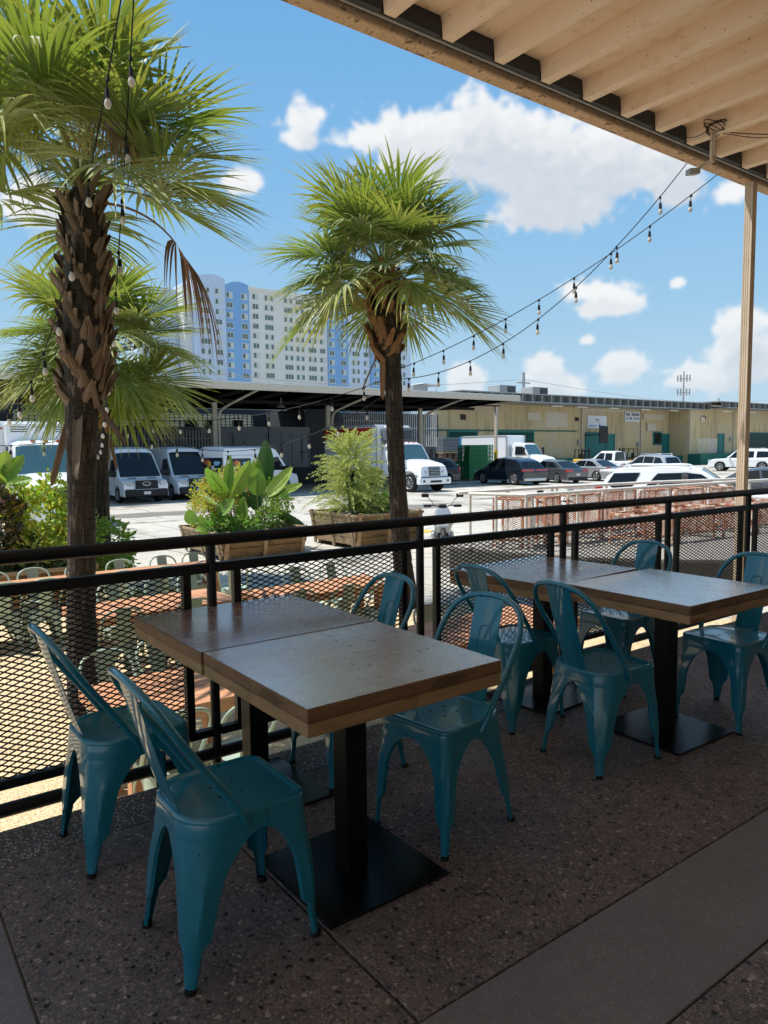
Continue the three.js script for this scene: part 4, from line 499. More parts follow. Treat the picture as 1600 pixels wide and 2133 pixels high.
  const h = thing('castor_leaf_plant', 'pale star shaped leaves low at the front of the left planter', 'plant', [2.45, -0.27, -11.5]); for (let c = 0; c < 3; c++) for (let k = 0; k < 7; k++) { const a = -1.9 + k * 0.63, cx = [0, 0.25, -0.3][c], cy = [0.3, 0.16, 0.2][c]; mesh('leaf', paddle([cx, cy, 0.02], [cx + Math.sin(a) * 0.22, cy + Math.cos(a) * 0.2 - 0.03, 0.1], 0.075, 0.2), P, h); } mesh('stem', [tube([[0, 0, 0], [0, 0.2, 0], [0, 0.3, 0.02]], 0.007, 8, 5)], M.stalk, h);
}

// ---------------------------------------------------------------- terrace tables and pale chairs below the dock
function patioTable(x0, x1, z0, z1, label) {
  const w = (x1 - x0) / 2, d = (z0 - z1) / 2, t = thing('patio_table', label, 'table', [(x0 + x1) / 2, LOT, (z0 + z1) / 2], 0, 'long wood tables on the gravel');
  const n = 5, R = rng(x0 * 77 | 0); for (let i = 0; i < n; i++) mesh('top_board', tri(bx(-w, w, 0.66, 0.75, -d + (2 * d * i) / n + 0.0015, -d + (2 * d * (i + 1)) / n - 0.0015, 0.004), 1, R() * 5, R() * 5), M.patioTop, t);
  for (const sx of [-1, 1]) { for (const sz of [-1, 1]) mesh('leg', tri(bx(sx * (w - 0.16) - 0.045, sx * (w - 0.16) + 0.045, 0.004, 0.66, sz * (d - 0.14) - 0.045, sz * (d - 0.14) + 0.045, 0.004)), M.patioTop, t); }
}
patioTable(1.2, 2.02, -4.33, -5.16, 'orange wood table on the gravel close below the dock, left of the railing post'); patioTable(3.55, 5.5, -4.32, -5.1, 'orange wood table close below the dock at the foot of the middle palm');
patioTable(1.74, 3.36, -7.18, -8.0, 'orange wood table on the gravel right behind the large palm trunk'); patioTable(3.55, 5.28, -6.9, -7.6, 'orange wood table on the gravel in front of the middle planter'); patioTable(0.4, 4.3, -9.5, -10.1, 'longest wood table on the gravel in front of the left planter');
{
  const g = 'pale green metal chairs on the gravel', F = -Math.PI / 2, B = Math.PI / 2;   // F faces the camera side (+z), B faces away
  const S = [
    [1.9, -9.98, F, 'pale chair behind the longest table, leftmost whole one'], [1.42, -9.97, F, 'pale chair cut by the left frame edge behind the longest table'], [2.47, -9.97, F, 'pale chair half hidden by the large palm trunk behind the longest table'], [3.0, -9.97, F, 'pale chair just right of the palm trunks behind the longest table'], [3.6, -9.97, F, 'pale chair second from right behind the longest table'], [4.08, -9.98, F, 'pale chair at the right end behind the longest table'],
    [1.42, -9.58, B, 'pale chair on the near side of the longest table at the left frame edge'], [1.86, -9.58, B, 'pale chair on the near side of the longest table beside the large trunk'], [2.75, -9.55, B, 'pale chair on the near side of the longest table right of the trunk'], [3.3, -9.55, B, 'pale chair on the near side of the longest table left of the railing post'], [4.3, -9.35, B - 0.5, 'pale chair turned sideways at the right end of the longest table'],
    [2.4, -8.2, F, 'pale chair behind the table at the large trunk, left one'], [2.92, -8.15, F, 'pale chair behind the table at the large trunk, right one'], [2.08, -7.3, B, 'pale chair with its back to the dock right of the large trunk'], [2.8, -7.3, B, 'pale chair with its back to the dock behind the far left table corner'], [3.35, -8.25, F, 'pale chair between the two middle tables, far side'],
    [4.55, -7.8, F, 'pale chair behind the table before the middle planter, left one'], [5.1, -7.82, F, 'pale chair behind the table before the middle planter, right one'], [3.85, -6.98, B, 'pale chair at the near left of the table before the middle planter'], [4.42, -6.92, B, 'pale chair with its back to the dock at the middle of that orange table'], [4.98, -6.92, B, 'pale chair at the near right of the table before the middle planter'],
    [1.5, -5.32, F, 'pale chair across the near left table, seen through the mesh'], [2.0, -5.45, F + 0.3, 'pale chair at the far right corner of the near left table'], [1.5, -4.28, B, 'pale chair pulled to the near side of the near left table, left one'], [1.92, -4.2, B, 'pale chair pulled to the near side of the near left table, right one'], [4.4, -5.0, F, 'pale chair behind the table at the foot of the middle palm'], [3.2, -4.75, 0.2, 'pale chair seen under the front dock table at the table end']];
  const c = makeChair('patio_chair', S[0][3], M.sage, g); S.forEach(([x, z, a, l], i) => { if (i) copy(c, [x, LOT + 0.004, z], a, l); else { c.position.set(x, LOT + 0.004, z); c.rotation.y = a; } });
}

// ---------------------------------------------------------------- strings of bulbs
function lightString(label, A, B, sag, n, t0, t1) {
  const P = (t) => [lerp(A[0], B[0], t), lerp(A[1], B[1], t) - sag * 4 * t * (1 - t), lerp(A[2], B[2], t)], t = thing('string_light', label, 'string light'), pts = []; for (let i = 0; i <= 24; i++) pts.push(P(i / 24));
  mesh('cord', [tube(pts, 0.0055, 96, 6)], M.cord, t);
  const R = rng(n * 7 + (A[0] * 10 | 0));
  for (let i = 0; i < n; i++) {
    const p = P(lerp(t0, t1, (i + 0.5) / n)), d = [(R() - 0.5) * 0.02, 0, (R() - 0.5) * 0.02], s = mesh('socket', [rod(p, [p[0] + d[0], p[1] - 0.075, p[2] + d[2]], 0.004, 6), new THREE.CylinderGeometry(0.013, 0.019, 0.062, 12).translate(p[0] + d[0], p[1] - 0.1, p[2] + d[2]), new THREE.CylinderGeometry(0.012, 0.016, 0.03, 8).translate(p[0], p[1] - 0.008, p[2])], M.cord, t);
    const pr = [[0.001, -0.082], [0.012, -0.08], [0.022, -0.07], [0.0275, -0.055], [0.0275, -0.04], [0.022, -0.02], [0.015, -0.004], [0.0135, 0.004]].map((q) => new THREE.Vector2(q[0], q[1]));
    mesh('bulb', [new THREE.LatheGeometry(pr, 16).scale(0.86, 0.86, 0.86).translate(p[0] + d[0], p[1] - 0.132, p[2] + d[2])], M.bulb, s);
  }
}
lightString('bulb string from the canopy corner to the middle palm, lower of two', [7.84, 4.66, -4.74], [6.5, 2.46, -8.6], 0.62, 8, 0.02, 0.98);
lightString('bulb string from the canopy floodlight to the middle palm, upper of two', [8.47, 4.64, -4.74], [6.64, 2.6, -8.66], 0.22, 9, 0.02, 0.98);
lightString('bulb string across the dark warehouse between the palms, upper one', [6.5, 2.48, -8.66], [3.59, 2.05, -12.6], 0.3, 9, 0.02, 0.98); lightString('bulb string across the white vans between the palms, lower one', [6.5, 2.28, -8.64], [3.66, 2.05, -12.65], 0.72, 10, 0.02, 0.98);
lightString('bulb string hanging in front of the large palm, left one', [1.62, 4.58, -4.76], [1.45, 1.94, -8.9], 0.7, 8, 0.06, 1); lightString('bulb string hanging in front of the large palm, right one', [1.66, 4.58, -4.76], [3.4, 1.5, -12.55], 0.55, 14, 0.04, 1);
lightString('bulb string crossing behind the large palm over the white box truck', [3.5, 1.75, -12.6], [-1.5, 2.1, -10.2], 0.35, 9, 0.05, 0.95);
// ---------------------------------------------------------------- vehicles
const wheelGeo = {};
function wheel(t, x, y, z, r, w, side, rimMat = M.rim, spokes = 5) {
  const k = `${r}|${w}|${spokes}`;
  if (!wheelGeo[k]) {
    const q = [[r * 0.64, -w / 2], [r * 0.9, -w / 2], [r * 0.985, -w * 0.38], [r, -w * 0.2], [r, w * 0.2], [r * 0.985, w * 0.38], [r * 0.9, w / 2], [r * 0.64, w / 2]].map((p) => new THREE.Vector2(p[0], p[1]));
    const tyre = new THREE.LatheGeometry(q, 32).rotateX(Math.PI / 2), rim = [new THREE.TorusGeometry(r * 0.62, r * 0.045, 6, 32).translate(0, 0, w * 0.46), new THREE.CylinderGeometry(r * 0.13, r * 0.13, 0.04, 14).rotateX(Math.PI / 2).translate(0, 0, w * 0.42)];
    for (let i = 0; i < spokes; i++) { const a = (i / spokes) * 6.283; for (const o of spokes > 6 ? [0] : [-0.13, 0.13]) rim.push(new THREE.BoxGeometry(r * 0.56, r * 0.085, 0.03).translate(r * 0.33, 0, 0).applyMatrix4(new THREE.Matrix4().makeRotationZ(a + o)).translate(0, 0, w * 0.42)); }
    wheelGeo[k] = [clean(tyre), mg(rim), clean(new THREE.CylinderGeometry(r * 0.64, r * 0.64, w * 0.5, 24).rotateX(Math.PI / 2))];
  }
  const m = mesh('wheel', wheelGeo[k][0], M.tyre, t); m.position.set(x, y, z); if (side < 0) m.rotation.y = Math.PI;
  mesh('rim', wheelGeo[k][1], rimMat, m); mesh('brake_disc', wheelGeo[k][2], M.trim, m); return m;
}
function shell(poly, hw, bulge, y0, y1, nz = 10) {   // closed body from a side outline; hw(y) = half width, crowned roof
  const p = [], N = poly.length, Y = (y, t) => y + bulge * sst(y0, y1, y) * (1 - t ** 4) - 0.05 * sst(y0 + (y1 - y0) * 0.8, y1, y) * sst(0.8, 1, Math.abs(t));
  const q = (a, b, c, d) => p.push(...a, ...b, ...c, ...a, ...c, ...d), at = (v, t) => [v[0], Y(v[1], t), hw(v[1]) * t];
  const fine = []; for (let i = 0; i < N; i++) { const a = poly[i], b = poly[(i + 1) % N], n = Math.max(1, Math.round(Math.hypot(b[0] - a[0], b[1] - a[1]) / 0.35)); for (let k = 0; k < n; k++) fine.push([lerp(a[0], b[0], k / n), lerp(a[1], b[1], k / n)]); }
  for (let i = 0; i < fine.length; i++) { const a = fine[i], b = fine[(i + 1) % fine.length]; for (let k = 0; k < nz; k++) { const s = -1 + 2 * k / nz, e = -1 + 2 * (k + 1) / nz; q(at(a, s), at(b, s), at(b, e), at(a, e)); } }
  const c = fine.map((v) => new THREE.Vector2(v[0], v[1])), f = THREE.ShapeUtils.triangulateShape(c, []); for (const t of [-1, 1]) for (const [i, j, k] of f) p.push(...at(fine[i], t), ...at(fine[j], t), ...at(fine[k], t));
  const g = new THREE.BufferGeometry(); g.setAttribute('position', new THREE.Float32BufferAttribute(p, 3)); g.computeVertexNormals(); return toCreasedNormals(clean(g), 0.5);
}
function sidePane(poly, hw, off, s) { const c = poly.map((v) => new THREE.Vector2(v[0], v[1])), f = THREE.ShapeUtils.triangulateShape(c, []), p = []; for (const t of f) for (const i of t) p.push(poly[i][0], poly[i][1], s * (hw(poly[i][1]) + off)); const g = new THREE.BufferGeometry(); g.setAttribute('position', new THREE.Float32BufferAttribute(p, 3)); g.computeVertexNormals(); return clean(g); }
function screen(a, b, hw, inset, out, y0, y1, bulge) { const nx = a[1] - b[1], ny = b[0] - a[0], L = Math.hypot(nx, ny), ox = (nx / L) * out, oy = (ny / L) * out; return grid(10, 4, (u, v) => { const t = (u * 2 - 1), y = lerp(a[1], b[1], v), x = lerp(a[0], b[0], v), w = hw(y) - inset; return [x + ox, y + oy + bulge * sst(y0, y1, y) * (1 - t ** 4), w * t]; }); }
function arches(top, xs, r, clear, x0, x1) {          // outline with wheel openings; top runs from the rear to the front
  const b = [[x1, clear]]; for (const x of [...xs].sort((p, q) => q - p)) { b.push([x + r, clear]); for (let k = 0; k <= 12; k++) { const a = (k / 12) * Math.PI; b.push([x + r * Math.cos(a), clear + 0.08 + r * Math.sin(a)]); } b.push([x - r, clear]); } b.push([x0, clear]); return [...top, ...b];
}
function car(o) {
  const t = thing('parked_' + o.kind, o.label, o.cat, [o.at[0], LOT, o.at[1]], o.turn), W = o.W / 2, y0 = o.belt, y1 = o.H, hw = (y) => W * 0.965 - (o.tumble ?? 0.2) * clamp((y - y0) / (y1 - y0)) - 0.0;
  mesh('body', ext(arches(o.top, o.axle, o.r * 1.13, o.clear, o.top[0][0], o.top.at(-1)[0]), o.W, 0.055), o.mat, t);
  const c = mesh('cabin', shell(o.gh, hw, 0.035, y0, y1), o.mat, t);
  for (const s of [1, -1]) { for (const w of o.win) mesh('window', sidePane(w, hw, 0.006, s), M.glass, c); for (const x of o.axle) wheel(t, x, o.r, s * (W - 0.13), o.r, 0.23, s, M.rim, o.spokes ?? 5); mesh('mirror', [bx(o.mirror[0] - 0.1, o.mirror[0] + 0.08, o.mirror[1] - 0.07, o.mirror[1] + 0.08, s > 0 ? W - 0.02 : -W - 0.2, s > 0 ? W + 0.2 : -W + 0.02, 0.05)], o.mat, t); for (const h of o.handles ?? []) mesh('door_handle', [bx(h - 0.1, h + 0.1, y0 - 0.13, y0 - 0.1, s > 0 ? W - 0.01 : -W - 0.025, s > 0 ? W + 0.025 : -W + 0.01, 0.01)], o.chrome ? M.chrome : o.mat, t); mesh('sill', [bx(o.axle[1] + o.r * 1.2, o.axle[0] - o.r * 1.2, o.clear - 0.02, o.clear + 0.07, s > 0 ? W - 0.06 : -W - 0.015, s > 0 ? W + 0.015 : -W + 0.06, 0.02)], o.bright ? M.chrome : M.trim, t); }
  for (const s of [1, -1]) mesh('door_seam', (o.handles ?? []).flatMap((h) => [bx(h + 0.2, h + 0.218, o.clear + 0.12, y0 - 0.03, s > 0 ? W - 0.01 : -W - 0.002, s > 0 ? W + 0.002 : -W + 0.01), bx(h - 0.75, h - 0.732, o.clear + 0.4, y0 - 0.03, s > 0 ? W - 0.01 : -W - 0.002, s > 0 ? W + 0.002 : -W + 0.01)]), M.trim, t);
  const gl = o.gh; mesh('windscreen', screen(gl[o.ws[0]], gl[o.ws[1]], hw, 0.07, 0.012, y0, y1, 0.035), o.clearGlass ? M.glassTeal : M.glass, c); mesh('rear_window', screen(gl[o.rw[0]], gl[o.rw[1]], hw, 0.12, 0.012, y0, y1, 0.035), M.glass, c);
  mesh('underbody', [bx(o.top[0][0] + 0.1, o.top.at(-1)[0] - 0.1, o.clear - 0.04, o.clear + 0.3, -W + 0.25, W - 0.25)], M.trim, t);
  const R = o.top[0][0], F = o.top.at(-1)[0];
  for (const s of [1, -1]) { mesh('tail_lamp', [bx(R + (o.tl[0] ?? 0) - 0.02, R + (o.tl[0] ?? 0) + 0.16, o.tl[1], o.tl[2], s > 0 ? W - o.tl[3] : -W - 0.006, s > 0 ? W + 0.006 : -W + o.tl[3], 0.03)], M.tail, t); mesh('headlamp', [bx(F - 0.3, F - 0.02, o.hl[0], o.hl[1], s > 0 ? W - 0.42 : -W - 0.004, s > 0 ? W + 0.004 : -W + 0.42, 0.04)], M.lamp, t); }
  mesh('rear_bumper', [bx(R - 0.03, R + 0.2, o.clear, o.clear + 0.2, -W + 0.1, W - 0.1, 0.05)], o.bright ? M.chrome : M.trim, t); mesh('licence_plate', [bx(R - 0.035, R - 0.02, o.tl[1] - 0.22, o.tl[1] - 0.09, -0.16, 0.16, 0.005)], M.whiteMatt, t);
  if (o.rack) for (const s of [1, -1]) mesh('roof_rail', [tube([[o.rack[0], y1 + 0.0, s * (hw(y1) - 0.06)], [o.rack[0] + 0.12, y1 + 0.075, s * (hw(y1) - 0.06)], [(o.rack[0] + o.rack[1]) / 2, y1 + 0.085, s * (hw(y1) - 0.06)], [o.rack[1] - 0.12, y1 + 0.07, s * (hw(y1) - 0.06)], [o.rack[1], y1 - 0.01, s * (hw(y1) - 0.06)]], 0.02, 24, 6)], o.mat, t);
  o.extra?.(t, W, hw); return t;
}
const N_ = Math.PI / 2;                               // heading away from the dock (-z)
const sedan = { top: [[-2.42, 0.4], [-2.45, 0.72], [-2.38, 0.95], [-1.5, 1.0], [0.7, 0.96], [1.7, 0.86], [2.2, 0.72], [2.38, 0.5]], gh: [[-1.95, 0.94], [-1.1, 1.38], [-0.3, 1.47], [0.25, 1.43], [1.15, 0.93]], ws: [3, 4], rw: [0, 1], win: [[[-1.45, 1.0], [-0.95, 1.33], [-0.5, 1.4], [-0.42, 1.0]], [[-0.34, 1.0], [-0.42, 1.4], [0.2, 1.37], [0.75, 1.0]]], axle: [1.4, -1.4], r: 0.33, clear: 0.22, belt: 0.95, H: 1.47, W: 1.82, mirror: [0.75, 1.02], handles: [-0.6, 0.35], tl: [0, 0.72, 0.9, 0.5], hl: [0.62, 0.76] };
const wagon = { top: [[-2.3, 0.42], [-2.36, 0.75], [-2.3, 1.05], [-1, 1.04], [0.9, 1.02], [1.75, 0.95], [2.2, 0.8], [2.32, 0.5]], gh: [[-2.25, 1.0], [-2.0, 1.5], [-1.6, 1.66], [-0.4, 1.71], [0.3, 1.63], [1.2, 1.0]], ws: [4, 5], rw: [0, 1], win: [[[-1.95, 1.15], [-1.65, 1.5], [-1.2, 1.55], [-1.15, 1.08]], [[-1.06, 1.08], [-1.1, 1.56], [-0.3, 1.6], [-0.25, 1.06]], [[-0.17, 1.06], [-0.22, 1.6], [0.25, 1.55], [0.85, 1.06]]], axle: [1.4, -1.38], r: 0.36, clear: 0.26, belt: 1.02, H: 1.69, W: 1.86, mirror: [0.85, 1.1], handles: [-0.75, 0.25], tl: [0, 0.9, 1.1, 0.45], hl: [0.72, 0.88] };
car({ ...wagon, kind: 'suv', cat: 'car', label: 'black electric suv parked first in the row by the yellow column', at: [34.6, -33.1], turn: N_ - 0.12, mat: M.navy, W: 1.96, r: 0.4, spokes: 5, bright: true, top: [[-2.5, 0.42], [-2.56, 0.8], [-2.45, 1.04], [-1, 1.06], [1, 1.04], [1.9, 0.92], [2.4, 0.72], [2.52, 0.45]], gh: [[-2.35, 1.02], [-1.95, 1.42], [-1.5, 1.62], [-0.2, 1.72], [0.45, 1.64], [1.45, 1.02]], ws: [4, 5], rw: [0, 1], win: [[[-1.75, 1.18], [-1.45, 1.5], [-1.1, 1.56], [-1.02, 1.12]], [[-0.95, 1.12], [-1.02, 1.57], [-0.1, 1.64], [-0.05, 1.1]], [[0.03, 1.1], [0.0, 1.63], [0.4, 1.56], [1.05, 1.1]]], axle: [1.55, -1.6], tl: [0, 0.86, 0.98, 0.9], hl: [0.68, 0.8] });
car({ ...sedan, kind: 'sedan', cat: 'car', label: 'dark grey sedan parked between the black suv and the silver sedan', at: [38.2, -32.6], turn: N_ - 0.14, mat: M.greyCar });
car({ ...sedan, kind: 'sedan', cat: 'car', label: 'silver sedan with square red tail lamp behind the white railing', at: [42.0, -32.6], turn: N_ - 0.04, mat: M.silver, H: 1.5, r: 0.36, tl: [0, 0.74, 0.98, 0.3] });
car({ ...wagon, kind: 'suv', cat: 'car', label: 'small silver suv parked right of the silver sedan before the green dock', at: [47.6, -31.6], turn: N_ - 0.1, mat: M.silver, rack: [-1.6, 0.2] });
car({ kind: 'pickup', cat: 'pickup truck', label: 'white crew cab pickup truck parked before the teal roll door', at: [51.6, -37.8], turn: N_ + 0.12, mat: M.white, top: [[-2.9, 0.5], [-2.92, 1.12], [-0.9, 1.14], [1.2, 1.16], [2.5, 1.08], [2.88, 0.85], [2.9, 0.5]], gh: [[-0.85, 1.12], [-0.8, 1.85], [-0.5, 1.93], [0.5, 1.93], [1.35, 1.13]], ws: [3, 4], rw: [0, 1], win: [[[-0.65, 1.2], [-0.62, 1.78], [0.0, 1.8], [0.02, 1.2]], [[0.1, 1.2], [0.08, 1.8], [0.5, 1.8], [1.05, 1.2]]], axle: [1.85, -1.75], r: 0.41, clear: 0.38, belt: 1.13, H: 1.93, W: 2.02, mirror: [1.05, 1.28], handles: [-0.3, 0.6], tl: [0, 0.85, 1.1, 0.16], hl: [0.85, 1.05] });
const big = { top: [[-2.6, 0.5], [-2.66, 0.9], [-2.58, 1.14], [-1, 1.14], [1.2, 1.14], [2.2, 1.1], [2.7, 0.98], [2.8, 0.55]], axle: [1.75, -1.7], r: 0.42, clear: 0.34, belt: 1.12, W: 2.04, hl: [0.85, 1.02], tl: [0, 1.0, 1.35, 0.2] };
car({ ...big, kind: 'suv', cat: 'car', label: 'long white suv with chrome wheels at the far right behind the tan post', at: [65.2, -33.6], turn: N_ + 0.28, mat: M.white, H: 1.93, gh: [[-2.6, 1.1], [-2.45, 1.8], [-2.1, 1.93], [0.4, 1.93], [1.3, 1.12]], ws: [3, 4], rw: [0, 1], win: [[[-2.35, 1.24], [-2.25, 1.76], [-1.25, 1.78], [-1.2, 1.22]], [[-1.0, 1.22], [-1.02, 1.78], [-0.2, 1.8], [-0.18, 1.2]], [[-0.1, 1.2], [-0.12, 1.8], [0.42, 1.8], [1.0, 1.2]]], mirror: [1.0, 1.26], handles: [-0.6, 0.35], spokes: 8, rack: [-1.8, 0.2] });
car({ kind: 'suv', cat: 'car', label: 'white suv with roof rails and dark windows close behind the white railing', at: [18.9, -11.25], turn: -1.1, mat: M.white, W: 1.92, clearGlass: true, top: [[-2.36, 0.5], [-2.4, 0.85], [-2.34, 1.12], [-1, 1.12], [0.9, 1.1], [2.0, 1.04], [2.3, 0.9], [2.38, 0.5]], gh: [[-2.34, 1.08], [-2.08, 1.52], [-1.85, 1.7], [-0.4, 1.75], [0.35, 1.7], [1.25, 1.1]], ws: [4, 5], rw: [0, 1], win: [[[-2.08, 1.3], [-1.9, 1.6], [-1.2, 1.62], [-1.42, 1.2], [-1.85, 1.16]], [[-1.1, 1.18], [-0.75, 1.6], [-0.08, 1.62], [-0.06, 1.18]], [[0.02, 1.18], [0.0, 1.62], [0.35, 1.58], [0.95, 1.2]]], axle: [1.4, -1.4], r: 0.39, clear: 0.32, belt: 1.1, H: 1.73, mirror: [0.85, 1.16], handles: [-0.9, 0.2], tl: [0, 0.95, 1.3, 0.2], hl: [0.8, 0.98], rack: [-1.7, 0.1], extra: (t) => { mesh('rear_spoiler', [bx(-2.3, -1.9, 1.63, 1.69, -0.68, 0.68, 0.025)], M.white, t); for (const x of [-0.08]) for (const s of [1, -1]) mesh('door_pillar', [bx(x - 0.05, x + 0.11, 1.16, 1.63, s > 0 ? 0.79 : -0.86, s > 0 ? 0.86 : -0.79, 0.01)], M.greyCar, t); } });
car({ ...wagon, kind: 'suv', cat: 'car', label: 'dark suv half hidden behind the white conventional truck', at: [30.2, -36.6], turn: 2.7, mat: M.navy });
car({ ...sedan, kind: 'sedan', cat: 'car', label: 'dark sedan glimpsed past the tan post at the right frame edge', at: [28.4, -13.4], turn: -1.2, mat: M.greyCar });

// panel vans
function van(label, at, turn, graphic) {
  const t = thing('panel_van', label, 'van', [at[0], LOT, at[1]], turn), W = 1.02, hw = (y) => W - 0.02 - 0.13 * clamp((y - 1.15) / 1.4) - 0.03 * clamp((y - 2.2) / 0.35);
  mesh('body', ext(arches([[-2.8, 0.45], [-2.82, 1.18], [1.75, 1.2], [2.5, 1.06], [2.74, 0.88], [2.8, 0.45]], [1.75, -1.55], 0.4, 0.32, -2.8, 2.8), 2.04, 0.06), M.white, t);
  const gh = [[-2.8, 1.14], [-2.76, 2.3], [-2.6, 2.5], [0.75, 2.52], [1.05, 2.42], [2.05, 1.14]], c = mesh('cargo_body', shell(gh, hw, 0.05, 1.15, 2.52), M.white, t);
  mesh('windscreen', screen([1.18, 2.26], [2.04, 1.2], (y) => hw(y), 0.06, 0.014, 1.15, 2.52, 0.05), M.glass, c);
  for (const s of [1, -1]) { mesh('window', sidePane([[0.62, 1.3], [0.68, 1.95], [1.2, 2.0], [1.72, 1.28]], hw, 0.008, s), M.glass, c); mesh('mirror', [bx(1.55, 1.7, 1.2, 1.5, s > 0 ? W - 0.02 : -W - 0.25, s > 0 ? W + 0.25 : -W + 0.02, 0.05)], M.trim, t); mesh('headlamp', [place(bx(-0.22, 0.1, -0.13, 0.12, -0.19, 0.19, 0.06), mat4(2.68, 0.93, s * 0.79, -s * 0.35, 0, 0))], M.lamp, t); for (const x of [1.75, -1.55]) wheel(t, x, 0.36, s * 0.88, 0.36, 0.24, s, M.rim, 8); mesh('tail_lamp', [bx(-2.83, -2.72, 1.0, 1.6, s > 0 ? W - 0.1 : -W - 0.005, s > 0 ? W + 0.005 : -W + 0.1, 0.02)], M.tail, t); mesh('fog_lamp', [bx(2.74, 2.83, 0.48, 0.56, s * 0.72 - 0.08, s * 0.72 + 0.08, 0.02)], M.lamp, t); }
  for (const s of [1, -1]) mesh('door_seam', [0.5, 1.5, -0.9].map((x) => bx(x, x + 0.02, 0.45, x > 1 ? 1.14 : 1.1, s > 0 ? W - 0.01 : -W - 0.003, s > 0 ? W + 0.003 : -W + 0.01)), M.trim, t); mesh('licence_plate', [bx(2.855, 2.87, 0.42, 0.55, -0.16, 0.16, 0.004)], M.whiteMatt, t); mesh('wiper', [rod([2.0, 1.24, -0.1], [1.72, 1.6, -0.62], 0.014, 5), rod([2.0, 1.24, 0.55], [1.72, 1.6, 0.05], 0.014, 5)], M.trim, c);
  mesh('bumper', [bx(2.5, 2.86, 0.3, 0.66, -0.99, 0.99, 0.08)], M.trim, t); const g = mesh('grille', [place(bx(-0.04, 0.04, -0.2, 0.19, -0.52, 0.52, 0.04), mat4(2.755, 0.86, 0, 0, 0, 0.12))], M.trim, t); mesh('grille_rim', [place(mg([bx(-0.03, 0.045, -0.225, -0.2, -0.5, 0.5, 0.01), bx(-0.03, 0.045, 0.19, 0.212, -0.5, 0.5, 0.01), bx(-0.03, 0.045, -0.2, 0.19, -0.55, -0.52, 0.01), bx(-0.03, 0.045, -0.2, 0.19, 0.52, 0.55, 0.01)]), mat4(2.755, 0.86, 0, 0, 0, 0.12))], M.chrome, g);
  const bd = new THREE.CylinderGeometry(0.1, 0.1, 0.02, 24).scale(1, 1, 1.9).rotateZ(Math.PI / 2).translate(2.81, 0.9, 0); mesh('badge', bd, M.lamp, g); mesh('badge_field', new THREE.CylinderGeometry(0.078, 0.078, 0.02, 24).scale(1, 1, 1.95).rotateZ(Math.PI / 2).translate(2.815, 0.9, 0), M.navy, g);
  for (const z of [-0.3, 0, 0.3]) mesh('marker_lamp', [bx(0.98, 1.06, 2.4, 2.44, z - 0.04, z + 0.04, 0.01)], M.orange, t); for (const z of [-0.45, 0.45]) mesh('hood_vent', [place(bx(-0.04, 0.04, -0.006, 0.012, -0.2, 0.2, 0.005), mat4(2.2, 1.135, z, 0, 0, -0.19))], M.trim, t);
  if (graphic) { const w = document.createElement('canvas'); w.width = 512; w.height = 256; const x = w.getContext('2d'); x.fillStyle = '#10202a'; x.fillRect(0, 0, 512, 256); x.fillStyle = '#e0563a'; x.beginPath(); x.ellipse(190, 70, 60, 30, -0.6, 0, 7); x.fill(); x.fillStyle = '#f0b23c'; x.beginPath(); x.ellipse(240, 110, 40, 60, 0.4, 0, 7); x.fill(); x.fillStyle = '#7fa03c'; x.fillRect(205, 60, 26, 120); x.fillStyle = '#8fc6d8'; x.beginPath(); x.arc(400, 60, 70, 0, Math.PI); x.fill(); x.fillStyle = '#f2f2ee'; for (const [a, b, c2, d] of [[20, 130, 14, 46], [44, 146, 16, 30], [68, 146, 14, 30], [90, 146, 16, 30], [114, 140, 54, 40], [290, 130, 22, 60], [330, 120, 18, 70], [300, 178, 110, 18]]) x.fillRect(a, b, c2, d); x.fillStyle = '#24588a'; x.fillRect(20, 196, 160, 34); x.fillStyle = '#14252c'; x.fillRect(280, 20, 60, 90);
    const tx = new THREE.CanvasTexture(w); tx.colorSpace = THREE.SRGBColorSpace; const mt = std({ map: tx, roughness: 0.3 }); mesh('rear_graphic', grid(1, 1, (u, v) => [-2.825 + 0.02 * v, lerp(1.25, 2.0, v), lerp(-0.86, 0.86, u)]), mt, t); for (const s of [-1, 1]) mesh('side_graphic', grid(1, 1, (u, v) => { const y = lerp(1.22, 1.95, v); return [lerp(-2.6, -0.9, s > 0 ? u : 1 - u), y, s * (hw(y) + 0.01)]; }), mt, t); mesh('trim_line', [bx(-2.7, 0.5, 2.1, 2.115, hw(2.1) - 0.005, hw(2.1) + 0.008)], M.grey, t); }
  return t;
}
van('white panel van facing the camera right beside the palm trunks', [10.95, -35.7], -N_ + 0.02); van('white panel van facing the camera between its neighbour and the painted van', [13.6, -36.1], -N_ + 0.02); van('white panel van with a colourful print on its rear', [17.2, -35.1], 0.36, true);

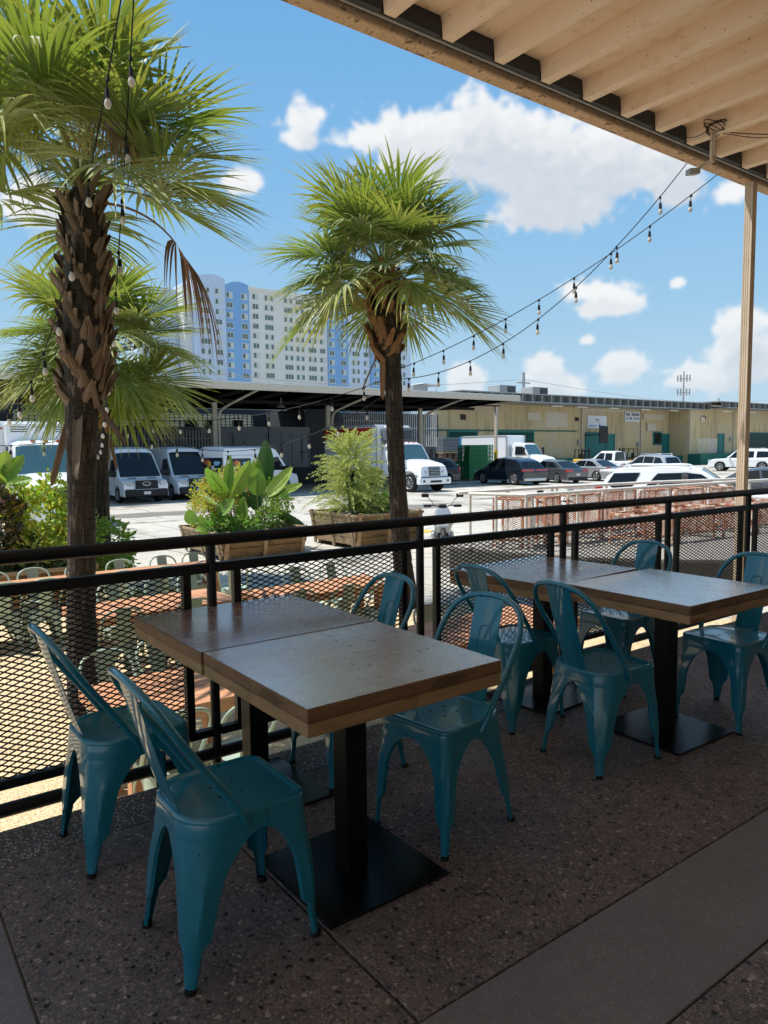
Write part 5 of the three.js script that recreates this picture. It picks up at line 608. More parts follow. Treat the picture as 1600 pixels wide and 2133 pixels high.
// box trucks
function boxTruck(o) {
  const t = thing('box_truck', o.label, 'truck', [o.at[0], LOT, o.at[1]], o.turn), bw = 1.25, b0 = 1.15, b1 = o.boxH, L = o.boxL, hw = (y) => 1.0 - 0.12 * clamp((y - 1.6) / 1.2);
  mesh('cargo_box', [bx(-1.0 - L, -1.0, b0, b1, -bw, bw, o.round ?? 0.04)], o.boxMat ?? M.white, t); mesh('box_trim', [bx(-1.02 - L, -0.98, b1 - 0.12, b1 - 0.02, bw - 0.02, bw + 0.02, 0.01), bx(-1.02 - L, -0.98, b1 - 0.12, b1 - 0.02, -bw - 0.02, -bw + 0.02, 0.01), bx(-1.02, -0.975, b0, b1 - 0.12, bw - 0.06, bw + 0.02, 0.01), bx(-1.02, -0.975, b0, b1 - 0.12, -bw - 0.02, -bw + 0.06, 0.01)], M.grey, t);
  mesh('chassis', [bx(-1 - L, 2.2, 0.6, 0.95, -0.45, 0.45), bx(-0.6 - L, -2.2, 0.55, 1.1, -0.9, 0.9)], M.trim, t);
  const cab = mesh('cab', shell([[-0.75, 0.8], [-0.75, 2.55], [-0.6, 2.68], [0.25, 2.66], [0.45, 2.55], [0.98, 1.72], [1.0, 0.8]], hw, 0.05, 1.7, 2.68), M.white, t);
  mesh('windscreen', screen([0.47, 2.52], [0.97, 1.74], hw, 0.07, 0.014, 1.7, 2.68, 0.05), M.glassTeal, cab); for (const s of [1, -1]) mesh('window', sidePane([[-0.35, 1.75], [-0.35, 2.42], [0.38, 2.42], [0.78, 1.75]], hw, 0.006, s), M.glass, cab);
  const hood = [[0.95, 0.75], [0.95, 1.72], [1.5, 1.68], [2.1, 1.52], [2.32, 1.38], [2.42, 0.75]], hw2 = (y) => 0.98 - 0.22 * clamp((y - 1.1) / 0.6); mesh('hood', shell(hood, hw2, 0.05, 1.3, 1.7), M.white, t);
  const f = mesh('grille', [place(bx(-0.03, 0.03, -0.24, 0.24, -0.4, 0.4, 0.02), mat4(2.395, 1.12, 0, 0, 0, 0.13))], M.trim, t); for (let k = 0; k < 6; k++) mesh('grille_bar', [place(bx(0.0, 0.05, -0.24 + k * 0.08, -0.215 + k * 0.08, -0.4, 0.4, 0.008), mat4(2.395, 1.13, 0, 0, 0, 0.13))], M.chrome, f);
  for (const s of [1, -1]) { mesh('headlamp', [place(bx(-0.1, 0.1, -0.09, 0.08, -0.2, 0.2, 0.05), mat4(2.26, 1.08, s * 0.72, -s * 0.45, 0, 0.1))], M.lamp, t); mesh('mirror', [bx(0.72, 0.84, 1.75, 2.35, s > 0 ? 1.2 : -1.42, s > 0 ? 1.42 : -1.2, 0.03), rod([0.8, 2.25, s * 0.95], [0.8, 2.25, s * 1.3], 0.02, 6), rod([0.8, 1.8, s * 0.95], [0.8, 1.8, s * 1.3], 0.02, 6)], M.trim, t); wheel(t, 1.55, 0.5, s * 0.98, 0.5, 0.28, s, M.rim, 8); wheel(t, -0.2 - L * 0.75, 0.5, s * 0.98, 0.5, 0.34, s, M.rim, 8); mesh('fender', [ext([[1.0, 0.95], [1.12, 1.15], [1.4, 1.24], [1.72, 1.24], [2.0, 1.15], [2.12, 0.95], [2.0, 0.95], [1.9, 1.06], [1.7, 1.12], [1.4, 1.12], [1.2, 1.06], [1.1, 0.95]], 0.34, 0.02).translate(0, 0, s * 0.95)], M.white, t); }
  mesh('bumper', [bx(2.2, 2.52, 0.42, 0.8, -1.16, 1.16, 0.06)], M.white, t); mesh('bumper_opening', [bx(2.5, 2.528, 0.52, 0.64, -0.42, 0.42, 0.01), bx(2.5, 2.528, 0.55, 0.67, 0.8, 0.95, 0.01), bx(2.5, 2.528, 0.55, 0.67, -0.95, -0.8, 0.01), bx(2.44, 2.5, 0.79, 0.83, -1.1, 1.1, 0.005)], M.trim, t);
  for (const z of [-0.35, 0, 0.35]) mesh('marker_lamp', [bx(0.28, 0.36, 2.69, 2.73, z - 0.06, z + 0.06, 0.01)], M.orange, t);
  if (o.reefer === 'white') { const q = mesh('cooling_unit', [bx(-0.99, -0.42, b1 - 0.78, b1 - 0.06, -0.98, 0.98, 0.06)], M.white, t); mesh('vent', [0, 1, 2].flatMap((k) => [bx(-0.43, -0.41, b1 - 0.2 - k * 0.07, b1 - 0.175 - k * 0.07, -0.85, -0.4), bx(-0.43, -0.41, b1 - 0.2 - k * 0.07, b1 - 0.175 - k * 0.07, 0.4, 0.85)]), M.trim, q); mesh('name_strip', [-0.22, -0.14, -0.06, 0.02, 0.1, 0.18].map((z) => bx(-0.43, -0.413, b1 - 0.2, b1 - 0.165, z - 0.03, z + 0.03)), M.grey, q); mesh('hose', [tube([[-0.95, b1 - 0.75, 0.9], [-0.9, b1 - 1.0, 0.95], [-0.9, b1 - 1.25, 1.1], [-0.9, b1 - 1.9, 1.12]], 0.025, 16, 6)], M.trim, t); }
  if (o.reefer === 'dark') { const q = mesh('cooling_unit', [bx(-0.99, -0.3, b1 - 0.95, b1 - 0.2, -0.95, 0.95, 0.1)], M.slate, t); for (let k = 0; k < 5; k++) mesh('vent', [bx(-0.31, -0.285, b1 - 0.8 + k * 0.1, b1 - 0.75 + k * 0.1, -0.8, 0.8)], M.trim, q); mesh('unit_cap', [bx(-0.97, -0.35, b1 - 0.2, b1 - 0.1, -0.7, 0.7, 0.05)], M.whiteMatt, q); }
  o.extra?.(t, b0, b1, L, bw); return t;
}
boxTruck({ label: 'white refrigerated box truck with cooling unit at far left behind shrubs', at: [4.95, -24.0], turn: -N_ - 0.06, boxL: 6, boxH: 3.32, reefer: 'white', extra: (t, b0, b1, L, bw) => {
  const c = document.createElement('canvas'); c.width = 512; c.height = 256; const x = c.getContext('2d'); x.fillStyle = '#07080b'; x.fillRect(0, 0, 512, 256); x.fillStyle = '#d8d8d8'; for (const [a, b] of [[410, 10], [424, 7], [438, 12], [454, 6], [466, 12], [482, 14]]) x.fillRect(a, 30 + (b % 3), 9, b + 4); for (const [a, b, w, h, k, col] of [[455, 120, 16, 52, -0.3, '#8a4a3a'], [478, 110, 14, 60, 0.2, '#6a2330'], [468, 170, 34, 26, 0, '#7c1f2c'], [440, 140, 10, 40, -0.4, '#b98a60']]) { x.fillStyle = col; x.beginPath(); x.ellipse(a, b, w, h, k, 0, 7); x.fill(); } x.fillStyle = '#caa9a0'; x.fillRect(432, 192, 76, 6);
  const tx = new THREE.CanvasTexture(c); tx.colorSpace = THREE.SRGBColorSpace; mesh('side_graphic', grid(1, 1, (u, v) => [lerp(-1.0 - L + 0.1, -1.12, u), lerp(b0 + 0.1, b1 - 0.2, v), bw + 0.006]), std({ map: tx, roughness: 0.35 }), t); mesh('side_marker', [bx(-0.974, -0.96, b1 - 0.24, b1 - 0.19, 1.02, 1.22)], M.red, t); } });
boxTruck({ label: 'white conventional box truck with silver grille beside the middle palm trunk', at: [25.4, -32.3], turn: -N_ + 0.06, boxL: 5.0, boxH: 3.7, reefer: 'dark', extra: (t, b0, b1, L, bw) => { mesh('red_band', [bx(-1.0 - L, -1.35, b1 - 0.8, b1 - 0.15, bw - 0.005, bw + 0.006)], M.red, t); mesh('box_rack', [bx(-0.97, -0.4, b1 - 1.25, b1 - 1.2, -1, 1), bx(-0.5, -0.45, b1 - 2.0, b1 - 1.25, 0.75, 0.8), bx(-0.5, -0.45, b1 - 2.0, b1 - 1.25, -0.8, -0.75)], M.whiteMatt, t); } });
boxTruck({ label: 'white box truck with rounded box standing behind the green crates', at: [45.2, -41.4], turn: -N_ + 0.1, boxL: 5, boxH: 3.35, round: 0.16 });

// forklifts
{
  const mk = (label, at, turn) => { const t = thing('forklift', label, 'forklift', [at[0], LOT, at[1]], turn, 'forklifts by the yellow warehouse'); mesh('chassis', [bx(-1.0, 0.6, 0.35, 1.0, -0.5, 0.5, 0.1), bx(-1.05, -0.4, 0.9, 1.25, -0.48, 0.48, 0.08)], M.yellowPaint, t); mesh('overhead_guard', [rod([0.45, 0.9, 0.46], [0.2, 2.1, 0.44], 0.045), rod([0.45, 0.9, -0.46], [0.2, 2.1, -0.44], 0.045), rod([-0.8, 1.1, 0.46], [-0.65, 2.1, 0.44], 0.045), rod([-0.8, 1.1, -0.46], [-0.65, 2.1, -0.44], 0.045), bx(-0.75, 0.3, 2.06, 2.13, -0.5, 0.5, 0.02)], M.black, t); mesh('mast', [bx(0.7, 0.82, 0.1, 2.2, -0.4, -0.3), bx(0.7, 0.82, 0.1, 2.2, 0.3, 0.4), bx(0.72, 0.8, 1.9, 2.0, -0.3, 0.3), bx(0.72, 0.8, 0.9, 1.0, -0.3, 0.3)], M.black, t); mesh('fork', [bx(0.83, 1.9, 0.08, 0.13, -0.35, -0.22), bx(0.83, 1.9, 0.08, 0.13, 0.22, 0.35)], M.steel, t); mesh('seat', [bx(-0.4, 0.05, 1.1, 1.25, -0.25, 0.25, 0.05), bx(-0.45, -0.35, 1.25, 1.7, -0.25, 0.25, 0.05)], M.trim, t); for (const s of [1, -1]) { wheel(t, 0.35, 0.32, s * 0.5, 0.32, 0.22, s, M.steel, 8); wheel(t, -0.7, 0.26, s * 0.48, 0.26, 0.2, s, M.steel, 8); } };
  mk('forklift parked between the box truck cab and the teal roll door', [53.5, -42.2], 0.3); mk('forklift behind the bed of the white pickup truck', [61.5, -43.0], 2.6);
}
// motor scooters by the platform
{
  const mk = (label, at, turn) => { const t = thing('motor_scooter', label, 'scooter', [at[0], LOT, at[1]], turn, 'motor scooters by the platform');
    mesh('front_shield', shell([[0.28, 0.42], [0.18, 0.86], [0.28, 0.98], [0.42, 0.94], [0.58, 0.66], [0.56, 0.44]], (y) => 0.24 - 0.1 * Math.abs(y - 0.72) / 0.3, 0.02, 0.5, 0.98, 8), M.silver, t); mesh('body', shell([[-0.85, 0.62], [-0.8, 0.74], [-0.2, 0.74], [-0.1, 0.4], [0.3, 0.34], [0.3, 0.26], [-0.5, 0.28], [-0.7, 0.45]], () => 0.17, 0.02, 0.4, 0.74, 6), M.greyCar, t); mesh('side_panel', [bx(-0.2, 0.3, 0.27, 0.42, 0.17, 0.26, 0.04), bx(-0.2, 0.3, 0.27, 0.42, -0.26, -0.17, 0.04)], M.silver, t); mesh('saddle', [bx(-0.82, -0.14, 0.74, 0.82, -0.14, 0.14, 0.04)], M.trim, t); mesh('headlamp', [place(bx(-0.04, 0.05, -0.06, 0.06, -0.15, 0.15, 0.04), mat4(0.56, 0.6, 0, 0, 0, 0.3))], M.lamp, t);
    mesh('front_fender', [new THREE.TorusGeometry(0.25, 0.06, 8, 20, 2.2).rotateZ(0.5).translate(0.62, 0.24, 0)], M.trim, t); mesh('fork', [rod([0.62, 0.24, 0.1], [0.36, 0.9, 0.07], 0.022), rod([0.62, 0.24, -0.1], [0.36, 0.9, -0.07], 0.022)], M.black, t);
    mesh('handlebar', [tube([[0.2, 1.02, 0.36], [0.26, 1.04, 0.2], [0.3, 1.0, 0], [0.26, 1.04, -0.2], [0.2, 1.02, -0.36]], 0.014, 24, 8), rod([0.2, 1.02, 0.26], [0.17, 1.01, 0.39], 0.02), rod([0.2, 1.02, -0.26], [0.17, 1.01, -0.39], 0.02), bx(0.24, 0.34, 0.99, 1.07, -0.09, 0.09, 0.03), rod([0.3, 0.9, 0], [0.3, 1.0, 0], 0.03), bx(0.2, 0.3, 1.0, 1.06, 0.26, 0.44, 0.02), bx(0.2, 0.3, 1.0, 1.06, -0.44, -0.26, 0.02)], M.trim, t); for (const s of [1, -1]) mesh('mirror', [tube([[0.25, 1.04, s * 0.2], [0.25, 1.15, s * 0.26], [0.24, 1.24, s * 0.36]], 0.008, 12, 6), place(bx(-0.02, 0.02, -0.045, 0.045, -0.085, 0.085, 0.02), mat4(0.24, 1.27, s * 0.4, 0, 0, 0))], M.trim, t); wheel(t, 0.62, 0.24, 0, 0.24, 0.12, 1, M.steel, 8); wheel(t, -0.62, 0.24, 0, 0.24, 0.13, 1, M.steel, 8); };
  mk('grey motor scooter parked between the grey planter and the white railing', [11.2, -12.85], -2.25); mk('second motor scooter standing behind the rusty mesh carts', [13.9, -11.9], -N_ - 0.4);
}
// ---------------------------------------------------------------- concrete platform with white pipe rails and rusty mesh carts
{
  const s = new THREE.Shape(); [[9.43, 10.9], [9.43, 10.58], [9.82, 9.1], [10.28, 7.95], [11.08, 6.9], [11.84, 6.2], [13.5, 5.6], [26, 5.6], [26, 10.9]].forEach(([x, y], i) => (i ? s.lineTo(x, y) : s.moveTo(x, y)));
  const g = new THREE.ExtrudeGeometry(s, { depth: 0.43, bevelEnabled: true, bevelSize: 0.015, bevelThickness: 0.015, bevelOffset: -0.015, bevelSegments: 2 }).rotateX(-Math.PI / 2).translate(0, LOT + 0.004, 0);
  struct('loading_platform', tri(g), M.concrete); { const q = [[9.43, -10.58], [9.82, -9.1], [10.28, -7.95], [11.08, -6.9], [11.84, -6.2], [13.5, -5.6], [26, -5.6]], fc = []; for (let i = 0; i < 6; i++) fc.push(beam([q[i][0], LOT + 0.2, q[i][1]], [q[i + 1][0], LOT + 0.2, q[i + 1][1]], 0.05, 0.39)); struct('platform_shade_face', fc, M.shadedConcrete); }  // facing strips added along the edge, its shade painted in as darker concrete
  const Y = -0.45, rail = (label, pts, posts, h) => { const t = thing('pipe_railing', label, 'railing'); mesh('rail', pts.slice(1).map((p, i) => rod([pts[i][0], Y + h, pts[i][1]], [p[0], Y + h, p[1]], 0.034, 10)).concat(pts.map((p) => new THREE.SphereGeometry(0.036, 10, 8).translate(p[0], Y + h, p[1]))), M.whiteRail, t); for (const [x, z] of posts) mesh('post', [rod([x, Y + 0.003, z], [x, Y + h - 0.02, z], 0.03, 10), new THREE.CylinderGeometry(0.06, 0.06, 0.012, 12).translate(x, Y + 0.01, z)], M.whiteRail, t); return t; };
  rail('white pipe railing along the front of the concrete platform', [[9.55, -10.15], [9.98, -9.12], [10.1, -9.1], [14, -9.05], [18.6, -8.85], [24, -8.6]], [[9.55, -10.15], [9.75, -9.66], [9.98, -9.12], [10.12, -9.1], [11.4, -9.09], [12.9, -9.07], [14.4, -9.03], [15.9, -8.97], [17.6, -8.9], [19.6, -8.8], [21.8, -8.7]], 1.03);
  rail('white pipe railing along the back of the concrete platform', [[9.55, -10.45], [12.3, -10.5], [15.8, -10.2], [18.5, -9.6]], [[10.9, -10.47], [12.3, -10.5], [12.45, -10.5], [14, -10.36], [15.8, -10.2]], 1.03);
  const cart = (label, x, z, w, d, h, turn, tall) => { const t = thing('mesh_cart', label, 'cart', [x, Y + 0.004, z], turn, 'rusty mesh carts on the platform'), a = w / 2, b = d / 2, e = 0.02, fr = []; for (const sx of [-1, 1]) for (const sz of [-1, 1]) fr.push(bx(sx * a - e, sx * a + e, 0.0, h, sz * b - e, sz * b + e)); for (const y of [0.16, h - e]) for (const s of [-1, 1]) { fr.push(bx(-a + e, a - e, y - e, y + e, s * b - e, s * b + e), bx(s * a - e, s * a + e, y - e, y + e, -b + e, b - e)); } fr.push(bx(-e, e, 0.18, h - 2 * e, b - e, b + e)); mesh('frame', fr, M.rust, t);
    const lat = mg(lattice(w - 0.04, h - 0.2, 0.095, 0.042, 0.0105)), lat2 = mg(lattice(d - 0.04, h - 0.2, 0.095, 0.042, 0.0105)); for (const s of tall ? [-1, 1] : [1]) { let m = mesh('wire_mesh', lat, M.rust, t, true); m.position.set(-a + 0.02, 0.17, s * b); m = mesh('wire_mesh', lat2, M.rust, t, true); m.rotation.y = Math.PI / 2; m.position.set(s * a, 0.17, b - 0.02); } };
  const K = [[10.25, -9.72, 0.62, 0.55, 0.95, 0.5], [10.95, -9.62, 0.55, 0.5, 0.95, 0.2], [11.85, -9.6, 1.0, 0.6, 0.96, 0.0], [13.0, -9.65, 1.15, 0.7, 0.98, 0.03], [14.25, -9.6, 1.1, 0.7, 0.95, -0.04], [15.5, -9.55, 1.1, 0.7, 0.92, 0.02], [16.8, -9.5, 1.1, 0.7, 0.9, 0.05], [12.4, -8.35, 1.1, 0.7, 0.62, 0.1], [13.7, -8.3, 1.15, 0.7, 0.66, -0.05], [15.0, -8.2, 1.1, 0.7, 0.62, 0.05], [16.3, -8.1, 1.1, 0.7, 0.66, 0]];
  const LB = ['rusty mesh cart at the left end of the platform beside the scooter', 'narrow rusty mesh cart second from the left on the platform', 'rusty mesh cart third from the left behind the white rail', 'large rusty mesh cart fourth from the left behind the white rail', 'rusty mesh cart fifth from the left behind the white rail', 'rusty mesh cart sixth from left, before the white suv', 'rusty mesh cart nearest the tan post behind the white rail', 'low rusty cart in front of the white rail, leftmost', 'low rusty cart in front of the white rail, second from left', 'low rusty cart in front of the white rail, third from left', 'low rusty cart in front of the white rail, beside the tan post'];
  K.forEach((k, i) => cart(LB[i], ...k));
}

// ---------------------------------------------------------------- dark open warehouse with flat canopy at the left
function lettering(text, h, mat, parent, x, y, z, col = '#1a1a1c', bg) { const c = document.createElement('canvas'); c.width = 256; c.height = 128; const k = c.getContext('2d'); if (bg) { k.fillStyle = bg; k.fillRect(0, 0, 256, 128); } k.fillStyle = col; k.font = 'bold 110px sans-serif'; k.textAlign = 'center'; k.textBaseline = 'middle'; k.fillText(text, 128, 68); const t = new THREE.CanvasTexture(c); t.colorSpace = THREE.SRGBColorSpace; mesh('number', grid(1, 1, (u, v) => [x + (u - 0.5) * h * 2, y + (v - 0.5) * h, z]), std({ map: t, roughness: 0.7, ...(bg ? {} : { transparent: true, alphaTest: 0.4 }) }), parent); }
{
  const t = thing('open_warehouse', 'long dark open warehouse under a pale edged flat canopy', 'warehouse'), x0 = -34, x1 = 36.6;
  mesh('canopy_fascia', [bx(x0, x1, 4.5, 4.82, -34.12, -34, 0.02), bx(x1 - 0.1, x1 + 0.02, 4.5, 4.8, -45, -34.13)], M.pale, t);
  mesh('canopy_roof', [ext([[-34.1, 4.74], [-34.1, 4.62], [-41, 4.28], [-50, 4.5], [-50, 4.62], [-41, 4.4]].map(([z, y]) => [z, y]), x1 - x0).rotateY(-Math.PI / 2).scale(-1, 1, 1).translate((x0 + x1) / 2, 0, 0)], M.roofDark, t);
  mesh('roof_top', [bx(x0, x1, 4.84, 4.9, -50, -34.05)], M.whiteMatt, t);
  for (let x = -30; x < 36; x += 2.45) mesh('purlin', [beam([x, 4.5, -34.2], [x, 4.16, -41], 0.08, 0.16)], M.purlin, t);
  for (const x of [-20.5, -13.1, -5.7, 1.7, 9.1, 16.6, 23.95, 31.2]) { mesh('column', [bx(x - 0.12, x + 0.12, LOT + 0.004, 4.1, -38.1, -37.9)], M.pale, t); mesh('downpipe', [tube([[x + 0.22, LOT + 0.05, -37.75], [x + 0.22, 3.55, -37.75], [x + 0.3, 3.72, -37.6], [x + 0.95, 4.42, -35.6], [x + 1.0, 4.62, -34.5]], 0.07, 40, 8)], M.pale, t); }
  mesh('eaves_beam', [bx(x0, x1 - 0.5, 4.1, 4.28, -38.1, -37.9)], M.purlin, t);
  for (const x of [20.2, 12.5, 28]) { mesh('ceiling_lamp', [new THREE.ConeGeometry(0.3, 0.22, 16, 1, true).translate(x, 3.98, -37), rod([x, 4.05, -37], [x, 4.4, -37], 0.02, 6)], M.steel, t); }
  mesh('column', [bx(38.25, 38.4, 1.3, 4.5, -38.1, -37.9)], M.pale, t); mesh('painted_column_base', [bx(38.24, 38.41, LOT + 0.004, 1.3, -38.11, -37.89)], M.yellowPaint, t); mesh('roof_outrigger', [bx(x1, 38.6, 4.42, 4.5, -38.2, -37.8)], M.roofDark, t);
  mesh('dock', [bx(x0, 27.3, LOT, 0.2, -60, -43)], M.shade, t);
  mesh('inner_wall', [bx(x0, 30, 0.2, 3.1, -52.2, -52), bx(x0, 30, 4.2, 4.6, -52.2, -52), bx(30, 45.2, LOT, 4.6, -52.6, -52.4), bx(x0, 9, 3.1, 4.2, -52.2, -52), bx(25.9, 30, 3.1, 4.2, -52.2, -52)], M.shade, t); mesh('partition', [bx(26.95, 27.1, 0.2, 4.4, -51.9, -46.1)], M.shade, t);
  const bars = []; for (let x = 9.1; x < 25.8; x += 0.36) bars.push(bx(x, x + 0.05, 3.1, 4.2, -51.9, -51.85)); for (let y = 3.2; y < 4.2; y += 0.22) bars.push(bx(9, 25.9, y, y + 0.035, -51.98, -51.93)); mesh('window_bars', bars, M.dark, t, true);
  for (const [x, w] of [[11.6, 0.8], [13, 1.1], [17.6, 1.2], [20.6, 0.9], [22.2, 0.9], [24.3, 0.7]]) mesh('wall_unit', [bx(x - w / 2, x + w / 2, 3.12, 3.75, -51.7, -51.3, 0.03)], M.dark, t);
  const pk = []; for (let x = 9.5; x < 20; x += 0.2) pk.push(bx(x, x + 0.07, 0.9, 2.75, -44.05, -44)); for (const y of [1.2, 2.2]) pk.push(bx(9.4, 20, y, y + 0.06, -44.1, -44.051)); mesh('picket_screen', pk, M.steel, t, true); mesh('screen_back', [bx(9.4, 20, 0.2, 3.0, -45.3, -45.2)], M.slate, t);
  for (const [a, b, split, n1, n2] of [[20.3, 23.75, [21.15], '25', '3'], [23.85, 27.1, [24.75, 25.65, 26.45], '26', '4']]) { const f = mesh('container', [bx(a, b, 0.25, 3.05, -47, -45.6, 0.02)], M.container, t); mesh('frame', [bx(a, b, 2.62, 3.06, -45.6, -45.5), bx(a, a + 0.1, 0.25, 2.62, -45.6, -45.5), bx(b - 0.1, b, 0.25, 2.62, -45.6, -45.5), bx(a, b, 0.2, 0.34, -45.6, -45.5)], M.container, f); const e = [a + 0.1, ...split, b - 0.1]; for (let i = 0; i < e.length - 1; i++) { mesh('door_panel', [bx(e[i] + 0.03, e[i + 1] - 0.03, 0.38, 2.58, -45.59, -45.54, 0.01)], M.container, f); } mesh('latch', [rod([e.at(-2), 0.6, -45.5], [e.at(-2), 2.4, -45.5], 0.025, 6), bx(e.at(-2) - 0.25, e.at(-2) + 0.25, 1.25, 1.31, -45.52, -45.48)], M.trim, f); lettering(n1, 0.26, null, f, n1 === '25' ? 21.95 : 24.95, 1.98, -45.53); lettering(n2, 0.2, null, f, n1 === '25' ? 23.1 : 26.15, 2.4, -45.53); }
  const cr = []; for (let x = 27.2; x < 30; x += 0.14) cr.push(bx(x, x + 0.07, 0.2, 4.6, -46, -45.95)); mesh('corrugated_screen', [bx(27.1, 30, 0.2, 4.6, -46.05, -46), ...cr], M.slate, t);
  const gb = []; for (const [a, b, y0, y1] of [[30.4, 34.2, 2.7, 4.5], [35.9, 39.5, 1.6, 4.5]]) { for (let x = a; x <= b; x += 0.21) gb.push(bx(x, x + 0.05, y0, y1, -46.05, -46)); for (const y of [y0, (y0 + y1) / 2, y1 - 0.05]) gb.push(bx(a, b, y, y + 0.06, -46.1, -46.051)); } mesh('barred_opening', gb, M.whiteMatt, t, true);
  mesh('gate', [bx(36, 39.4, LOT, 1.55, -46.2, -46.1)], M.slate, t); mesh('ledge', [bx(27.3, 36, LOT, 0.3, -52, -46.4)], M.shade, t);
  tag(mesh('rear_wall', [bx(x0, 30, LOT, 6.0, -58.3, -58)], M.cream), 'cream wall seen through the barred gap at the back of the dark warehouse', 'wall');
  const b = thing('roof_shed', 'small grey shed with a lean-to on the warehouse roof', 'shed', [37.2, 4.9, -46]); mesh('wall', [bx(-0.6, 0.9, 0.0, 1.55, -0.8, 0.6), bx(-1.3, -0.65, 0.0, 1.0, -0.6, 0.5)], M.steel, b); mesh('lean_to', [beam([0.3, 1.72, 0], [2.1, 1.62, 0], 1.5, 0.07), rod([2.0, 0, 0.6], [1.75, 1.6, 0.6], 0.04), rod([2.0, 0, -0.6], [1.75, 1.6, -0.6], 0.04)], M.whiteMatt, b);
}

